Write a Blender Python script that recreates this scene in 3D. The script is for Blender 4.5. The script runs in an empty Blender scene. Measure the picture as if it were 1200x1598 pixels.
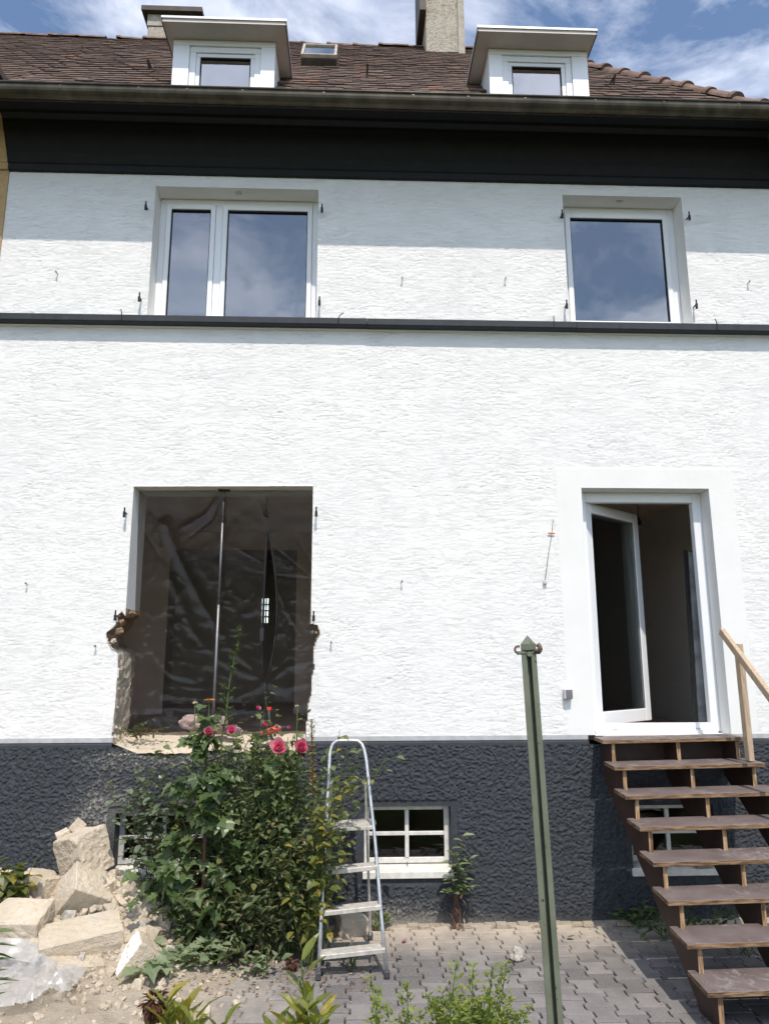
import bpy, bmesh, math, random
import numpy as np
from mathutils import Vector, Matrix, Euler, noise as mnoise
random.seed(7); RNG = np.random.RandomState(11)
rad = math.radians
scene = bpy.context.scene
COL = scene.collection

# ------------------------------------------------------------------ camera
F_PX, W_PX, H_PX = 1155.0, 1200.0, 1598.0
CAM = Vector((0.0, -6.6, 2.1))
YAW, PITCH, ROLL = rad(2.28), rad(11.5), 0.0026
FWD = Vector((math.sin(YAW)*math.cos(PITCH), math.cos(YAW)*math.cos(PITCH), math.sin(PITCH)))
_r0 = Vector((math.cos(YAW), -math.sin(YAW), 0)); _u0 = _r0.cross(FWD)
RGT = _r0*math.cos(ROLL) - _u0*math.sin(ROLL)
UPV = _u0*math.cos(ROLL) + _r0*math.sin(ROLL)
cam_d = bpy.data.cameras.new('camera'); cam = bpy.data.objects.new('camera', cam_d); COL.objects.link(cam)
cam_d.sensor_fit = 'VERTICAL'; cam_d.sensor_height = 24.0; cam_d.lens = 24.0*F_PX/H_PX
cam_d.clip_start = 0.05; cam_d.clip_end = 3000
m3 = Matrix((RGT, UPV, -FWD)).transposed()
cam.matrix_world = Matrix.Translation(CAM) @ m3.to_4x4()
scene.camera = cam
scene.render.resolution_x, scene.render.resolution_y = 768, 1024

# ------------------------------------------------------------------ sky, sun, exposure
SUN_EL, SUN_AZ = rad(58), rad(7)                     # azimuth measured from straight out of the facade towards the right
w = bpy.data.worlds.new('World'); scene.world = w; w.use_nodes = True
nt = w.node_tree; nt.nodes.clear()
def N(t, **kw):
    n = nt.nodes.new(t)
    for k, v in kw.items(): setattr(n, k, v)
    return n
sky = N('ShaderNodeTexSky', sky_type='NISHITA', sun_disc=False)
sky.sun_elevation = SUN_EL; sky.sun_rotation = math.pi - SUN_AZ
sky.air_density = 1.0; sky.dust_density = 0.4; sky.ozone_density = 1.3
tc = N('ShaderNodeTexCoord'); sep = N('ShaderNodeSeparateXYZ'); nt.links.new(tc.outputs['Generated'], sep.inputs[0])
zz = N('ShaderNodeMath', operation='MAXIMUM'); nt.links.new(sep.outputs[2], zz.inputs[0]); zz.inputs[1].default_value = 0.02
za = N('ShaderNodeMath', operation='ADD'); nt.links.new(zz.outputs[0], za.inputs[0]); za.inputs[1].default_value = 0.12
dx = N('ShaderNodeMath', operation='DIVIDE'); dy = N('ShaderNodeMath', operation='DIVIDE')
nt.links.new(sep.outputs[0], dx.inputs[0]); nt.links.new(za.outputs[0], dx.inputs[1])
nt.links.new(sep.outputs[1], dy.inputs[0]); nt.links.new(za.outputs[0], dy.inputs[1])
cb = N('ShaderNodeCombineXYZ'); nt.links.new(dx.outputs[0], cb.inputs[0]); nt.links.new(dy.outputs[0], cb.inputs[1])
cb.inputs[2].default_value = 15.8
cn = N('ShaderNodeTexNoise'); cn.inputs['Scale'].default_value = 2.9; cn.inputs['Detail'].default_value = 9
cn.inputs['Roughness'].default_value = 0.6; cn.inputs['Distortion'].default_value = 0.5
nt.links.new(cb.outputs[0], cn.inputs['Vector'])
cr = N('ShaderNodeValToRGB'); cr.color_ramp.elements[0].position = 0.39; cr.color_ramp.elements[1].position = 0.58
nt.links.new(cn.outputs['Fac'], cr.inputs[0])
cn2 = N('ShaderNodeTexNoise'); cn2.inputs['Scale'].default_value = 5; cn2.inputs['Detail'].default_value = 6
nt.links.new(cb.outputs[0], cn2.inputs['Vector'])
cc = N('ShaderNodeValToRGB')
cc.color_ramp.elements[0].position = 0.3; cc.color_ramp.elements[0].color = (1.9, 1.85, 1.85, 1)
cc.color_ramp.elements[1].position = 0.7; cc.color_ramp.elements[1].color = (6.2, 5.9, 5.6, 1)
nt.links.new(cn2.outputs['Fac'], cc.inputs[0])
mx = N('ShaderNodeMix', data_type='RGBA'); nt.links.new(cr.outputs[0], mx.inputs[0])
cg = N('ShaderNodeMix', data_type='RGBA', blend_type='ADD'); cg.inputs[0].default_value = 1.0; nt.links.new(cc.outputs[0], cg.inputs[6]); nt.links.new(sky.outputs[0], cg.inputs[7])   # thin cloud glows with the sky behind it
nt.links.new(sky.outputs[0], mx.inputs[6]); nt.links.new(cg.outputs[2], mx.inputs[7])
bg = N('ShaderNodeBackground'); bg.inputs[1].default_value = 0.15; nt.links.new(mx.outputs[2], bg.inputs[0])
wo = N('ShaderNodeOutputWorld'); nt.links.new(bg.outputs[0], wo.inputs[0])
sd = bpy.data.lights.new('sun', 'SUN'); sd.energy = 3.4; sd.angle = rad(0.53); sd.color = (1.0, 0.925, 0.83)
sun = bpy.data.objects.new('sun', sd); COL.objects.link(sun)
to_sun = Vector((math.sin(SUN_AZ)*math.cos(SUN_EL), -math.cos(SUN_AZ)*math.cos(SUN_EL), math.sin(SUN_EL)))
sun.rotation_euler = to_sun.to_track_quat('Z', 'Y').to_euler(); sun.location = (2, -8, 14)
vs = scene.view_settings; vs.view_transform = 'Standard'; vs.look = 'None'; vs.exposure = 0.27; vs.gamma = 1

# ------------------------------------------------------------------ place helpers (where a sight line meets a plane of the place)
def ray(px, py): return (FWD*F_PX + RGT*(px-W_PX/2) - UPV*(py-H_PX/2)).normalized()
def PY(px, py, y=0.0):
    d = ray(px, py); return CAM + d*((y-CAM.y)/d.y)
def PZ(px, py, z=0.0):
    d = ray(px, py); return CAM + d*((z-CAM.z)/d.z)
def PP(px, py, p0, n):
    d = ray(px, py); n = Vector(n); return CAM + d*((Vector(p0)-CAM).dot(n)/d.dot(n))

# ------------------------------------------------------------------ noise
_T = RNG.rand(16, 256, 256)
def vn(x, z, s=0):
    t = _T[s % 16]; xi = np.floor(x).astype(int); zi = np.floor(z).astype(int)
    fx = x-xi; fz = z-zi; fx = fx*fx*(3-2*fx); fz = fz*fz*(3-2*fz)
    a = t[xi & 255, zi & 255]; b = t[(xi+1) & 255, zi & 255]; c = t[xi & 255, (zi+1) & 255]; d = t[(xi+1) & 255, (zi+1) & 255]
    return (a*(1-fx)+b*fx)*(1-fz)+(c*(1-fx)+d*fx)*fz
def fbm(x, z, o=3, s=0):
    v = 0; a = 0.5; tot = 0
    for k in range(o):
        v = v+a*vn(x*2**k+17*k, z*2**k+31*k, s+k); tot += a; a *= 0.5
    return v/tot
def sstep(a, b, x):
    t = np.clip((x-a)/(b-a), 0, 1); return t*t*(3-2*t)

# ------------------------------------------------------------------ object helpers
ORG = {}
def props(o, label=None, cat=None, group=None, kind=None):
    if label: o['label'] = label
    if cat: o['category'] = cat
    if group: o['group'] = group
    if kind: o['kind'] = kind
    return o
def thing(name, label, cat, loc, group=None):
    o = bpy.data.objects.new(name, None); COL.objects.link(o); o.location = loc; o.empty_display_size = 0.1
    ORG[o.name] = Vector(loc); return props(o, label, cat, group)
def org(parent): return ORG.get(parent.name, Vector((0, 0, 0))) if parent else Vector((0, 0, 0))
class MB:
    def __init__(s): s.v = []; s.f = []; s.m = []; s.r = []
    def add(s, vs_, fs, mi=0, rnd=0.0):
        b = len(s.v); s.v += [tuple(p) for p in vs_]; s.r += [rnd]*len(vs_)
        for f in fs: s.f.append(tuple(i+b for i in f)); s.m.append(mi)
        return s
    def box(s, lo, hi, mi=0, M=None, rnd=0.0):
        (a, b, c), (d, e, f) = lo, hi
        p = [Vector(q) for q in ((a,b,c),(d,b,c),(d,e,c),(a,e,c),(a,b,f),(d,b,f),(d,e,f),(a,e,f))]
        if M is not None: p = [M @ q for q in p]
        fs = ((0,3,2,1),(4,5,6,7),(0,1,5,4),(1,2,6,5),(2,3,7,6),(3,0,4,7))
        b0 = len(s.v); s.v += [tuple(q) for q in p]; s.r += [rnd]*8
        for k, q in enumerate(fs):
            s.f.append(tuple(i+b0 for i in q)); s.m.append(mi[k] if isinstance(mi, (list, tuple)) else mi)
        return s
    def prism(s, pts, ax, t0, t1, mi=0, mi_side=None):
        n = len(pts); vs_ = []
        for t in (t0, t1):
            for (a, b) in pts:
                vs_.append({'x': (t, a, b), 'y': (a, t, b), 'z': (a, b, t)}[ax])
        b0 = len(s.v); s.v += vs_; s.r += [0.0]*len(vs_)
        s.f.append(tuple(b0+i for i in range(n))[::-1]); s.m.append(mi)
        s.f.append(tuple(b0+n+i for i in range(n))); s.m.append(mi)
        for i in range(n):
            j = (i+1) % n; s.f.append((b0+i, b0+j, b0+n+j, b0+n+i)); s.m.append(mi if mi_side is None else mi_side)
        return s
    def tube(s, pts, r, n=8, mi=0, cap=True, rnd=0.0):
        pts = [Vector(p) for p in pts]; k = len(pts)
        rs = r if isinstance(r, (list, tuple)) else [r]*k
        b0 = len(s.v); prev = None
        for i, p in enumerate(pts):
            d = (pts[min(i+1, k-1)]-pts[max(i-1, 0)]).normalized()
            if prev is None:
                u = d.orthogonal().normalized()
            else:
                u = (prev-d*prev.dot(d)).normalized()
            prev = u; v = d.cross(u)
            for j in range(n):
                a = 2*math.pi*j/n; q = p+(u*math.cos(a)+v*math.sin(a))*rs[i]; s.v.append(tuple(q)); s.r.append(rnd)
        for i in range(k-1):
            for j in range(n):
                j2 = (j+1) % n
                s.f.append((b0+i*n+j, b0+i*n+j2, b0+(i+1)*n+j2, b0+(i+1)*n+j)); s.m.append(mi)
        if cap:
            s.f.append(tuple(b0+j for j in range(n))[::-1]); s.m.append(mi)
            s.f.append(tuple(b0+(k-1)*n+j for j in range(n))); s.m.append(mi)
        return s
    def mesh(s, name, mats, off=Vector((0, 0, 0)), smooth=False, bevel=0.0, rnd=False, fixn=True, seg=1):
        me = bpy.data.meshes.new(name)
        me.from_pydata([(a-off.x, b-off.y, c-off.z) for a, b, c in s.v], [], s.f)
        for m in (mats if isinstance(mats, (list, tuple)) else [mats]): me.materials.append(m)
        me.polygons.foreach_set('material_index', s.m)
        if rnd:
            at = me.attributes.new('rnd', 'FLOAT', 'POINT'); at.data.foreach_set('value', s.r)
        if bevel or fixn:
            bm = bmesh.new(); bm.from_mesh(me)
            if fixn: bmesh.ops.recalc_face_normals(bm, faces=bm.faces)
            if bevel: bmesh.ops.bevel(bm, geom=[e for e in bm.edges if e.calc_face_angle(0) > 0.5], offset=bevel, segments=seg, affect='EDGES', clamp_overlap=True)
            bm.to_mesh(me); bm.free()
        if smooth: me.polygons.foreach_set('use_smooth', [True]*len(me.polygons))
        me.update(); return me
    def build(s, name, mats, parent=None, **kw):
        off = org(parent); o = bpy.data.objects.new(name, s.mesh(name, mats, off, **kw)); COL.objects.link(o)
        if parent: o.parent = parent; ORG[o.name] = off
        return o
def inst(name, me, parent, M):
    o = bpy.data.objects.new(name, me); COL.objects.link(o); o.parent = parent
    o.matrix_local = Matrix.Translation(-org(parent)) @ M
    return o

# ------------------------------------------------------------------ materials
def rgba(c): return (c[0], c[1], c[2], 1)
class MT:
    def __init__(s, name, rough=0.7, spec=0.3, metal=0.0):
        s.m = bpy.data.materials.new(name); s.m.use_nodes = True; s.t = s.m.node_tree; s.t.nodes.clear()
        s.b = s.n('ShaderNodeBsdfPrincipled'); s.o = s.n('ShaderNodeOutputMaterial')
        s.l(s.b.outputs[0], s.o.inputs[0]); s.b.inputs['Roughness'].default_value = rough
        s.b.inputs['Specular IOR Level'].default_value = spec; s.b.inputs['Metallic'].default_value = metal
        g = s.n('ShaderNodeNewGeometry'); s.pos = g.outputs['Position']; s.geo = g
    def n(s, t, **kw):
        x = s.t.nodes.new(t)
        for k, v in kw.items(): setattr(x, k, v)
        return x
    def l(s, a, b): s.t.links.new(a, b)
    def noise(s, scale, detail=4, rough=0.55, vec=None, stretch=None, dist=0.0):
        x = s.n('ShaderNodeTexNoise'); x.inputs['Scale'].default_value = scale; x.inputs['Detail'].default_value = detail
        x.inputs['Roughness'].default_value = rough; x.inputs['Distortion'].default_value = dist
        v = vec or s.pos
        if stretch:
            mp = s.n('ShaderNodeMapping'); mp.inputs['Scale'].default_value = stretch; s.l(v, mp.inputs[0]); v = mp.outputs[0]
        s.l(v, x.inputs['Vector']); return x.outputs['Fac']
    def ramp(s, fac, stops):
        r = s.n('ShaderNodeValToRGB'); e = r.color_ramp.elements
        while len(e) < len(stops): e.new(0.5)
        for k, (p, c) in enumerate(stops): e[k].position = p; e[k].color = rgba(c) if isinstance(c, (tuple, list)) else (c, c, c, 1)
        s.l(fac, r.inputs[0]); return r.outputs[0]
    def mix(s, fac, a, b, mode='MIX'):
        x = s.n('ShaderNodeMix', data_type='RGBA', blend_type=mode)
        for i, q in ((0, fac), (6, a), (7, b)):
            if isinstance(q, (int, float)): x.inputs[i].default_value = q
            elif isinstance(q, tuple): x.inputs[i].default_value = rgba(q)
            else: s.l(q, x.inputs[i])
        return x.outputs[2]
    def math(s, op, a, b=0.0):
        x = s.n('ShaderNodeMath', operation=op)
        for i, q in ((0, a), (1, b)):
            if isinstance(q, (int, float)): x.inputs[i].default_value = q
            else: s.l(q, x.inputs[i])
        return x.outputs[0]
    def attr(s, name): x = s.n('ShaderNodeAttribute'); x.attribute_name = name; return x.outputs['Fac']
    def objrand(s): return s.n('ShaderNodeObjectInfo').outputs['Random']
    def color(s, c):
        if isinstance(c, tuple): s.b.inputs['Base Color'].default_value = rgba(c)
        else: s.l(c, s.b.inputs['Base Color'])
        return s
    def bump(s, h, strength=0.5, dist=0.01):
        x = s.n('ShaderNodeBump'); x.inputs['Strength'].default_value = strength; x.inputs['Distance'].default_value = dist
        s.l(h, x.inputs['Height']); s.l(x.outputs[0], s.b.inputs['Normal']); return s
    def rough(s, fac): s.l(fac, s.b.inputs['Roughness']); return s
def simple(name, c, rough=0.6, var=0.25, scale=20, bump=0.15, spec=0.3, metal=0.0, dist=0.004):
    t = MT(name, rough, spec, metal); nz = t.noise(scale, 5)
    lo = tuple(max(0, q*(1-var)) for q in c); hi = tuple(min(1, q*(1+var)) for q in c)
    t.color(t.ramp(nz, [(0.3, lo), (0.7, hi)]))
    if bump: t.bump(t.noise(scale*4, 4), bump, dist)
    return t.m
# white painted scratch render
t = MT('white_render', 0.85, 0.25)
big = t.noise(0.8, 4); fine = t.noise(140, 3); st = t.noise(6, 5, stretch=(1, 1, 0.25))
c = t.ramp(big, [(0.3, (0.775, 0.765, 0.745)), (0.7, (0.83, 0.815, 0.785))])
c = t.mix(t.ramp(st, [(0.55, 0.0), (0.8, 0.25)]), c, (0.70, 0.69, 0.655))
def cracks(t, sc, st_, w_, seed):
    n_ = t.noise(sc, 6, 0.62, stretch=st_, dist=0.35); d_ = t.math('ABSOLUTE', t.math('SUBTRACT', n_, 0.5+seed))
    return t.ramp(d_, [(0.0, 0.0), (w_, 1.0)])
k1 = cracks(t, 5.0, (1, 1, 6.5), 0.014, 0.0); k2 = cracks(t, 9.0, (1, 1, 5.5), 0.015, 0.05); k3 = cracks(t, 7.0, (1, 1, 6.5), 0.013, -0.06)
pm_ = t.ramp(t.noise(3.2, 4, stretch=(1, 1, 2)), [(0.38, 0.0), (0.6, 1.0)])
hh_ = t.math('ADD', t.math('MULTIPLY', k1, k2), k3); hh_ = t.math('ADD', t.math('MULTIPLY', hh_, t.math('ADD', t.math('MULTIPLY', pm_, 0.6), 0.5)), t.math('MULTIPLY', t.noise(70, 5, 0.6, stretch=(1, 1, 1.8)), 0.12))
t.color(c); t.bump(hh_, 0.6, 0.0026); WHITE_WALL = t.m
t = MT('smooth_white_render', 0.85, 0.25)
t.color(t.ramp(t.noise(3, 5), [(0.3, (0.735, 0.725, 0.70)), (0.7, (0.775, 0.765, 0.74))])); t.bump(t.noise(160, 3), 0.25, 0.002); SMOOTH_WALL = t.m
# anthracite roughcast with demolition dust
t = MT('anthracite_roughcast', 0.8, 0.25)
c = t.ramp(t.noise(25, 4), [(0.3, (0.037, 0.041, 0.047)), (0.75, (0.065, 0.071, 0.080))])
du = t.attr('dust'); dn = t.noise(130, 5, 0.65)
dm = t.ramp(t.math('ADD', du, t.math('MULTIPLY', t.math('SUBTRACT', dn, 0.5), 1.3)), [(0.30, 0.0), (1.0, 0.8)])
c = t.mix(dm, c, (0.47, 0.435, 0.375)); t.color(c); t.bump(t.noise(110, 5, 0.65), 0.9, 0.010); PLINTH = t.m
DARK_PAINT = simple('anthracite_paint', (0.032, 0.036, 0.042), 0.6, 0.2, 12, 0.15)
BLACK_CORNICE = simple('black_cornice_paint', (0.0075, 0.0085, 0.0105), 0.6, 0.25, 9, 0.2)
GREY_STRIP = simple('grey_render_strip', (0.42, 0.42, 0.42), 0.8, 0.15, 14, 0.2)
TAN_WALL = simple('tan_render', (0.50, 0.34, 0.17), 0.85, 0.12, 25, 0.8, dist=0.012)
PVC = simple('white_window_frame', (0.80, 0.81, 0.82), 0.35, 0.02, 5, 0.0, spec=0.5)
OLD_WHITE = simple('old_white_paint', (0.66, 0.64, 0.59), 0.5, 0.14, 18, 0.2)
GASKET = simple('black_gasket', (0.012, 0.012, 0.013), 0.5, 0.1, 10, 0)
IRON = simple('black_iron', (0.022, 0.022, 0.024), 0.5, 0.3, 60, 0.2)
NAIL = simple('grey_nail_steel', (0.25, 0.25, 0.25), 0.45, 0.3, 80, 0.1, metal=0.6)
SOFFIT = simple('beige_soffit', (0.60, 0.55, 0.50), 0.6, 0.06, 6, 0.05)
SOFFIT_DARK = simple('brown_verge_trim', (0.14, 0.115, 0.10), 0.5, 0.1, 6, 0.05)
SHEETMETAL = simple('pale_sheet_metal', (0.72, 0.72, 0.72), 0.35, 0.08, 6, 0.0, metal=0.3)
t = MT('weathered_copper', 0.45, 0.4, 0.35)
t.color(t.ramp(t.noise(7, 6, stretch=(1, 1, 0.5)), [(0.3, (0.045, 0.038, 0.028)), (0.55, (0.085, 0.072, 0.05)), (0.75, (0.13, 0.115, 0.085))]))
t.bump(t.noise(30, 3), 0.15, 0.004); COPPER = t.m
def glass_mat(name, refl=0.14, tint=(0.85, 0.9, 0.9), wob=0.0):
    t = MT(name); t.t.nodes.remove(t.b)
    tr = t.n('ShaderNodeBsdfTransparent'); tr.inputs[0].default_value = rgba(tint)
    gl = t.n('ShaderNodeBsdfGlossy'); gl.inputs['Roughness'].default_value = 0.0
    fr = t.n('ShaderNodeFresnel'); fr.inputs[0].default_value = 1.5
    f = t.math('ADD', t.math('MULTIPLY', fr.outputs[0], 1.3), refl)
    mxs = t.n('ShaderNodeMixShader'); t.l(f, mxs.inputs[0]); t.l(tr.outputs[0], mxs.inputs[1]); t.l(gl.outputs[0], mxs.inputs[2])
    if wob:
        bp = t.n('ShaderNodeBump'); bp.inputs['Strength'].default_value = wob; bp.inputs['Distance'].default_value = 0.02
        t.l(t.noise(2.2, 2), bp.inputs['Height']); t.l(bp.outputs[0], gl.inputs['Normal'])
    t.l(mxs.outputs[0], t.o.inputs[0]); return t.m
DORMER_GLASS = glass_mat('dormer_window_glass', 0.40, (0.5, 0.52, 0.52), 0.05)
GLASS = glass_mat('coated_window_glass', 0.20, (0.55, 0.58, 0.58), 0.05)
OLD_GLASS = glass_mat('old_window_glass', 0.03, (0.6, 0.62, 0.6), 0.15)
DOOR_GLASS = glass_mat('door_glass', 0.03, (0.85, 0.88, 0.86), 0.0)
# roof tiles
t = MT('clay_roof_tile', 0.85, 0.2)
a = t.attr('rnd')
c = t.ramp(a, [(0.0, (0.085, 0.060, 0.049)), (0.45, (0.120, 0.083, 0.066)), (0.9, (0.165, 0.112, 0.088)), (1.0, (0.22, 0.11, 0.075))])
c = t.mix(t.ramp(t.noise(9, 6), [(0.5, 0.0), (0.8, 0.6)]), c, (0.075, 0.066, 0.055))
t.color(c); t.bump(t.noise(60, 4), 0.5, 0.006); TILE = t.m
RIDGE = simple('clay_ridge_tile', (0.17, 0.112, 0.088), 0.85, 0.45, 7, 0.4)
t = MT('lichened_chimney_render', 0.9, 0.15)
c = t.ramp(t.noise(30, 6), [(0.35, (0.46, 0.42, 0.36)), (0.55, (0.38, 0.34, 0.275)), (0.68, (0.24, 0.205, 0.15))])
t.color(c); t.bump(t.noise(40, 4), 0.8, 0.02); CHIMNEY = t.m
CHIM_TRIM = simple('chimney_concrete', (0.38, 0.345, 0.29), 0.9, 0.25, 9, 0.4)
CHIM_CAP = simple('chimney_cap_sheet', (0.055, 0.042, 0.032), 0.6, 0.3, 9, 0.2)
# stairs
t = MT('film_faced_plywood', 0.5, 0.35)
c = t.ramp(t.noise(5, 5), [(0.3, (0.115, 0.088, 0.080)), (0.7, (0.185, 0.150, 0.140))])
sc = t.noise(11, 8, 0.7, dist=1.2); sm = t.noise(2.3, 3)
scm = t.math('MULTIPLY', t.ramp(sc, [(0.50, 0.0), (0.66, 1.0)]), t.ramp(sm, [(0.44, 0.0), (0.60, 0.8)]))
c = t.mix(scm, c, (0.36, 0.32, 0.30)); t.color(c); t.bump(t.noise(90, 3), 0.12, 0.003); FILM = t.m
FILM_DARK = simple('film_plywood_side', (0.048, 0.027, 0.021), 0.5, 0.25, 7, 0.1)
t = MT('plywood_edge', 0.75, 0.2)
c = t.ramp(t.noise(9, 5, stretch=(1, 1, 9)), [(0.34, (0.065, 0.036, 0.021)), (0.5, (0.19, 0.115, 0.064)), (0.68, (0.32, 0.215, 0.13))])
t.color(c); t.bump(t.noise(60, 3), 0.3, 0.003); PLY_EDGE = t.m
t = MT('plywood_edge_upright', 0.75, 0.2)
c = t.ramp(t.noise(9, 5, stretch=(9, 2, 0.8)), [(0.34, (0.11, 0.06, 0.03)), (0.5, (0.30, 0.185, 0.10)), (0.68, (0.47, 0.33, 0.20))])
t.color(c); t.bump(t.noise(60, 3), 0.3, 0.003); PLY_UP = t.m
t = MT('sawn_pine', 0.75, 0.25)
c = t.ramp(t.noise(12, 5, stretch=(6, 6, 0.7), dist=0.6), [(0.3, (0.33, 0.235, 0.155)), (0.55, (0.46, 0.355, 0.245)), (0.75, (0.53, 0.425, 0.31))])
t.color(c); t.bump(t.noise(70, 3), 0.2, 0.003); PINE = t.m
ALU = simple('brushed_aluminium', (0.55, 0.56, 0.57), 0.4, 0.18, 25, 0.1, metal=0.75)
ALU_STEP = simple('dusty_aluminium_step', (0.52, 0.49, 0.44), 0.6, 0.22, 22, 0.15, metal=0.25)
FOOT_PLASTIC = simple('grey_black_plastic', (0.06, 0.06, 0.065), 0.6, 0.4, 40, 0.1)
t = MT('green_painted_steel', 0.5, 0.4)
c = t.ramp(t.noise(8, 4), [(0.3, (0.115, 0.128, 0.088)), (0.7, (0.165, 0.178, 0.128))])
c = t.mix(t.ramp(t.noise(38, 5), [(0.66, 0.0), (0.70, 1.0)]), c, (0.075, 0.038, 0.022)); t.color(c); t.bump(t.noise(50, 3), 0.15, 0.003); GREEN_STEEL = t.m
RUST = simple('rusty_iron', (0.16, 0.105, 0.085), 0.8, 0.5, 70, 0.5)
# stone and dust
t = MT('sandy_masonry', 0.92, 0.15)
c = t.ramp(t.noise(4, 5), [(0.3, (0.60, 0.505, 0.38)), (0.7, (0.74, 0.645, 0.51))])
c = t.mix(t.ramp(t.noise(26, 6, 0.65), [(0.5, 0.0), (0.72, 0.6)]), c, (0.47, 0.395, 0.30))
c = t.mix(t.ramp(t.noise(2.5, 3), [(0.60, 0.0), (0.68, 0.35)]), c, (0.52, 0.505, 0.48))
t.color(c); t.bump(t.noise(75, 6, 0.7), 1.0, 0.018); SAND = t.m
t = MT('grey_plastered_masonry', 0.9, 0.15)
c = t.ramp(t.noise(9, 6), [(0.42, (0.36, 0.345, 0.325)), (0.6, (0.46, 0.44, 0.41)), (0.68, (0.66, 0.64, 0.60))])
t.color(c); t.bump(t.noise(60, 5), 0.5, 0.01); GREYSAND = t.m
t = MT('rubble_dust', 0.95, 0.1)
c = t.ramp(t.noise(7, 6), [(0.3, (0.52, 0.435, 0.33)), (0.7, (0.70, 0.61, 0.485))])
t.color(c); t.bump(t.noise(55, 7, 0.75), 1.0, 0.035); DUST = t.m
BRICK_RAW = simple('raw_broken_masonry', (0.34, 0.235, 0.15), 0.95, 0.45, 22, 0.9, dist=0.02)
MORTAR = simple('old_mortar_reveal', (0.42, 0.365, 0.29), 0.95, 0.35, 18, 0.8, dist=0.02)
STONE_GREY = simple('pale_stone', (0.47, 0.43, 0.37), 0.9, 0.35, 35, 0.8, dist=0.02)
STONE_BROWN = simple('brown_stone', (0.33, 0.24, 0.18), 0.9, 0.3, 25, 0.5)
# paving stone: grey concrete, powdered with sand near the wall
t = MT('grey_concrete_paver', 0.9, 0.2)
r = t.objrand(); r2 = t.attr('rnd')
c = t.ramp(t.math('FRACT', t.math('ADD', r, r2)), [(0.0, (0.125, 0.117, 0.113)), (1.0, (0.235, 0.218, 0.208))])
c = t.mix(t.ramp(t.noise(90, 5), [(0.4, 0.0), (0.75, 0.5)]), c, (0.33, 0.31, 0.295))
c = t.mix(t.ramp(t.noise(5, 6), [(0.45, 0.0), (0.75, 0.55)]), c, (0.11, 0.10, 0.098))
sp = t.n('ShaderNodeSeparateXYZ'); t.l(t.pos, sp.inputs[0])
ey = t.math('ADD', sp.outputs[1], t.math('MULTIPLY', t.math('SUBTRACT', t.noise(2.3, 5), 0.5), 1.0))
ex = t.math('ADD', sp.outputs[0], t.math('MULTIPLY', t.math('SUBTRACT', t.noise(2.9, 5), 0.5), 1.6))
dmx = t.n('ShaderNodeMath', operation='MAXIMUM')
mr = t.n('ShaderNodeMapRange'); mr.inputs[1].default_value = -0.78; mr.inputs[2].default_value = -0.08; t.l(ey, mr.inputs[0])
mr2 = t.n('ShaderNodeMapRange'); mr2.inputs[1].default_value = -0.35; mr2.inputs[2].default_value = -1.35; t.l(ex, mr2.inputs[0])
t.l(mr.outputs[0], dmx.inputs[0]); t.l(mr2.outputs[0], dmx.inputs[1])
dfac = t.math('MULTIPLY', dmx.outputs[0], t.ramp(t.noise(14, 5), [(0.2, 0.62), (0.7, 1.0)]))
c = t.mix(t.math('MINIMUM', dfac, 0.92), c, (0.52, 0.445, 0.355))
t.color(c); t.bump(t.noise(140, 4), 0.7, 0.006); PAVER = t.m
t = MT('joint_sand', 0.95, 0.1)
sp = t.n('ShaderNodeSeparateXYZ'); t.l(t.pos, sp.inputs[0])
mr = t.n('ShaderNodeMapRange'); mr.inputs[1].default_value = -0.7; mr.inputs[2].default_value = -0.1
t.l(t.math('ADD', sp.outputs[1], t.math('MULTIPLY', t.math('SUBTRACT', t.noise(2.3, 4), 0.5), 0.9)), mr.inputs[0])
c = t.mix(mr.outputs[0], (0.05, 0.043, 0.036), (0.44, 0.37, 0.285)); t.color(c); t.bump(t.noise(120, 4), 0.8, 0.01); JOINT = t.m
t = MT('garden_soil_and_grass', 0.95, 0.1)
c = t.ramp(t.noise(3, 6), [(0.35, (0.045, 0.032, 0.022)), (0.55, (0.045, 0.06, 0.02)), (0.75, (0.06, 0.085, 0.028))])
t.color(c); t.bump(t.noise(30, 5), 1.0, 0.05); GARDEN = t.m
# interiors
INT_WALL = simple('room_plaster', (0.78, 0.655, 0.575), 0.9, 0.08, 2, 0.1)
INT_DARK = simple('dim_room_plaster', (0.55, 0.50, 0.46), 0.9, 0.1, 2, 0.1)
INT_FLOOR = simple('room_screed', (0.50, 0.41, 0.345), 0.8, 0.2, 4, 0.1)
# plastic film
t = MT('clear_dust_sheet_film'); t.t.nodes.remove(t.b)
tr = t.n('ShaderNodeBsdfTransparent'); tr.inputs[0].default_value = (0.92, 0.90, 0.88, 1)
gl = t.n('ShaderNodeBsdfGlossy'); gl.inputs['Roughness'].default_value = 0.24; gl.inputs[0].default_value = (0.9, 0.9, 0.95, 1)
df = t.n('ShaderNodeBsdfDiffuse'); df.inputs[0].default_value = (0.42, 0.36, 0.32, 1)
fr = t.n('ShaderNodeFresnel'); fr.inputs[0].default_value = 1.45
m1 = t.n('ShaderNodeMixShader'); t.l(t.math('ADD', t.math('MULTIPLY', fr.outputs[0], 0.75), 0.0), m1.inputs[0]); t.l(tr.outputs[0], m1.inputs[1]); t.l(gl.outputs[0], m1.inputs[2])
m2 = t.n('ShaderNodeMixShader'); m2.inputs[0].default_value = 0.016; t.l(m1.outputs[0], m2.inputs[1]); t.l(df.outputs[0], m2.inputs[2]); t.l(m2.outputs[0], t.o.inputs[0])
FILM_CLEAR = t.m
t = MT('milky_plastic_film'); t.t.nodes.remove(t.b)
tr = t.n('ShaderNodeBsdfTransparent'); tr.inputs[0].default_value = (0.95, 0.95, 0.95, 1)
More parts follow.
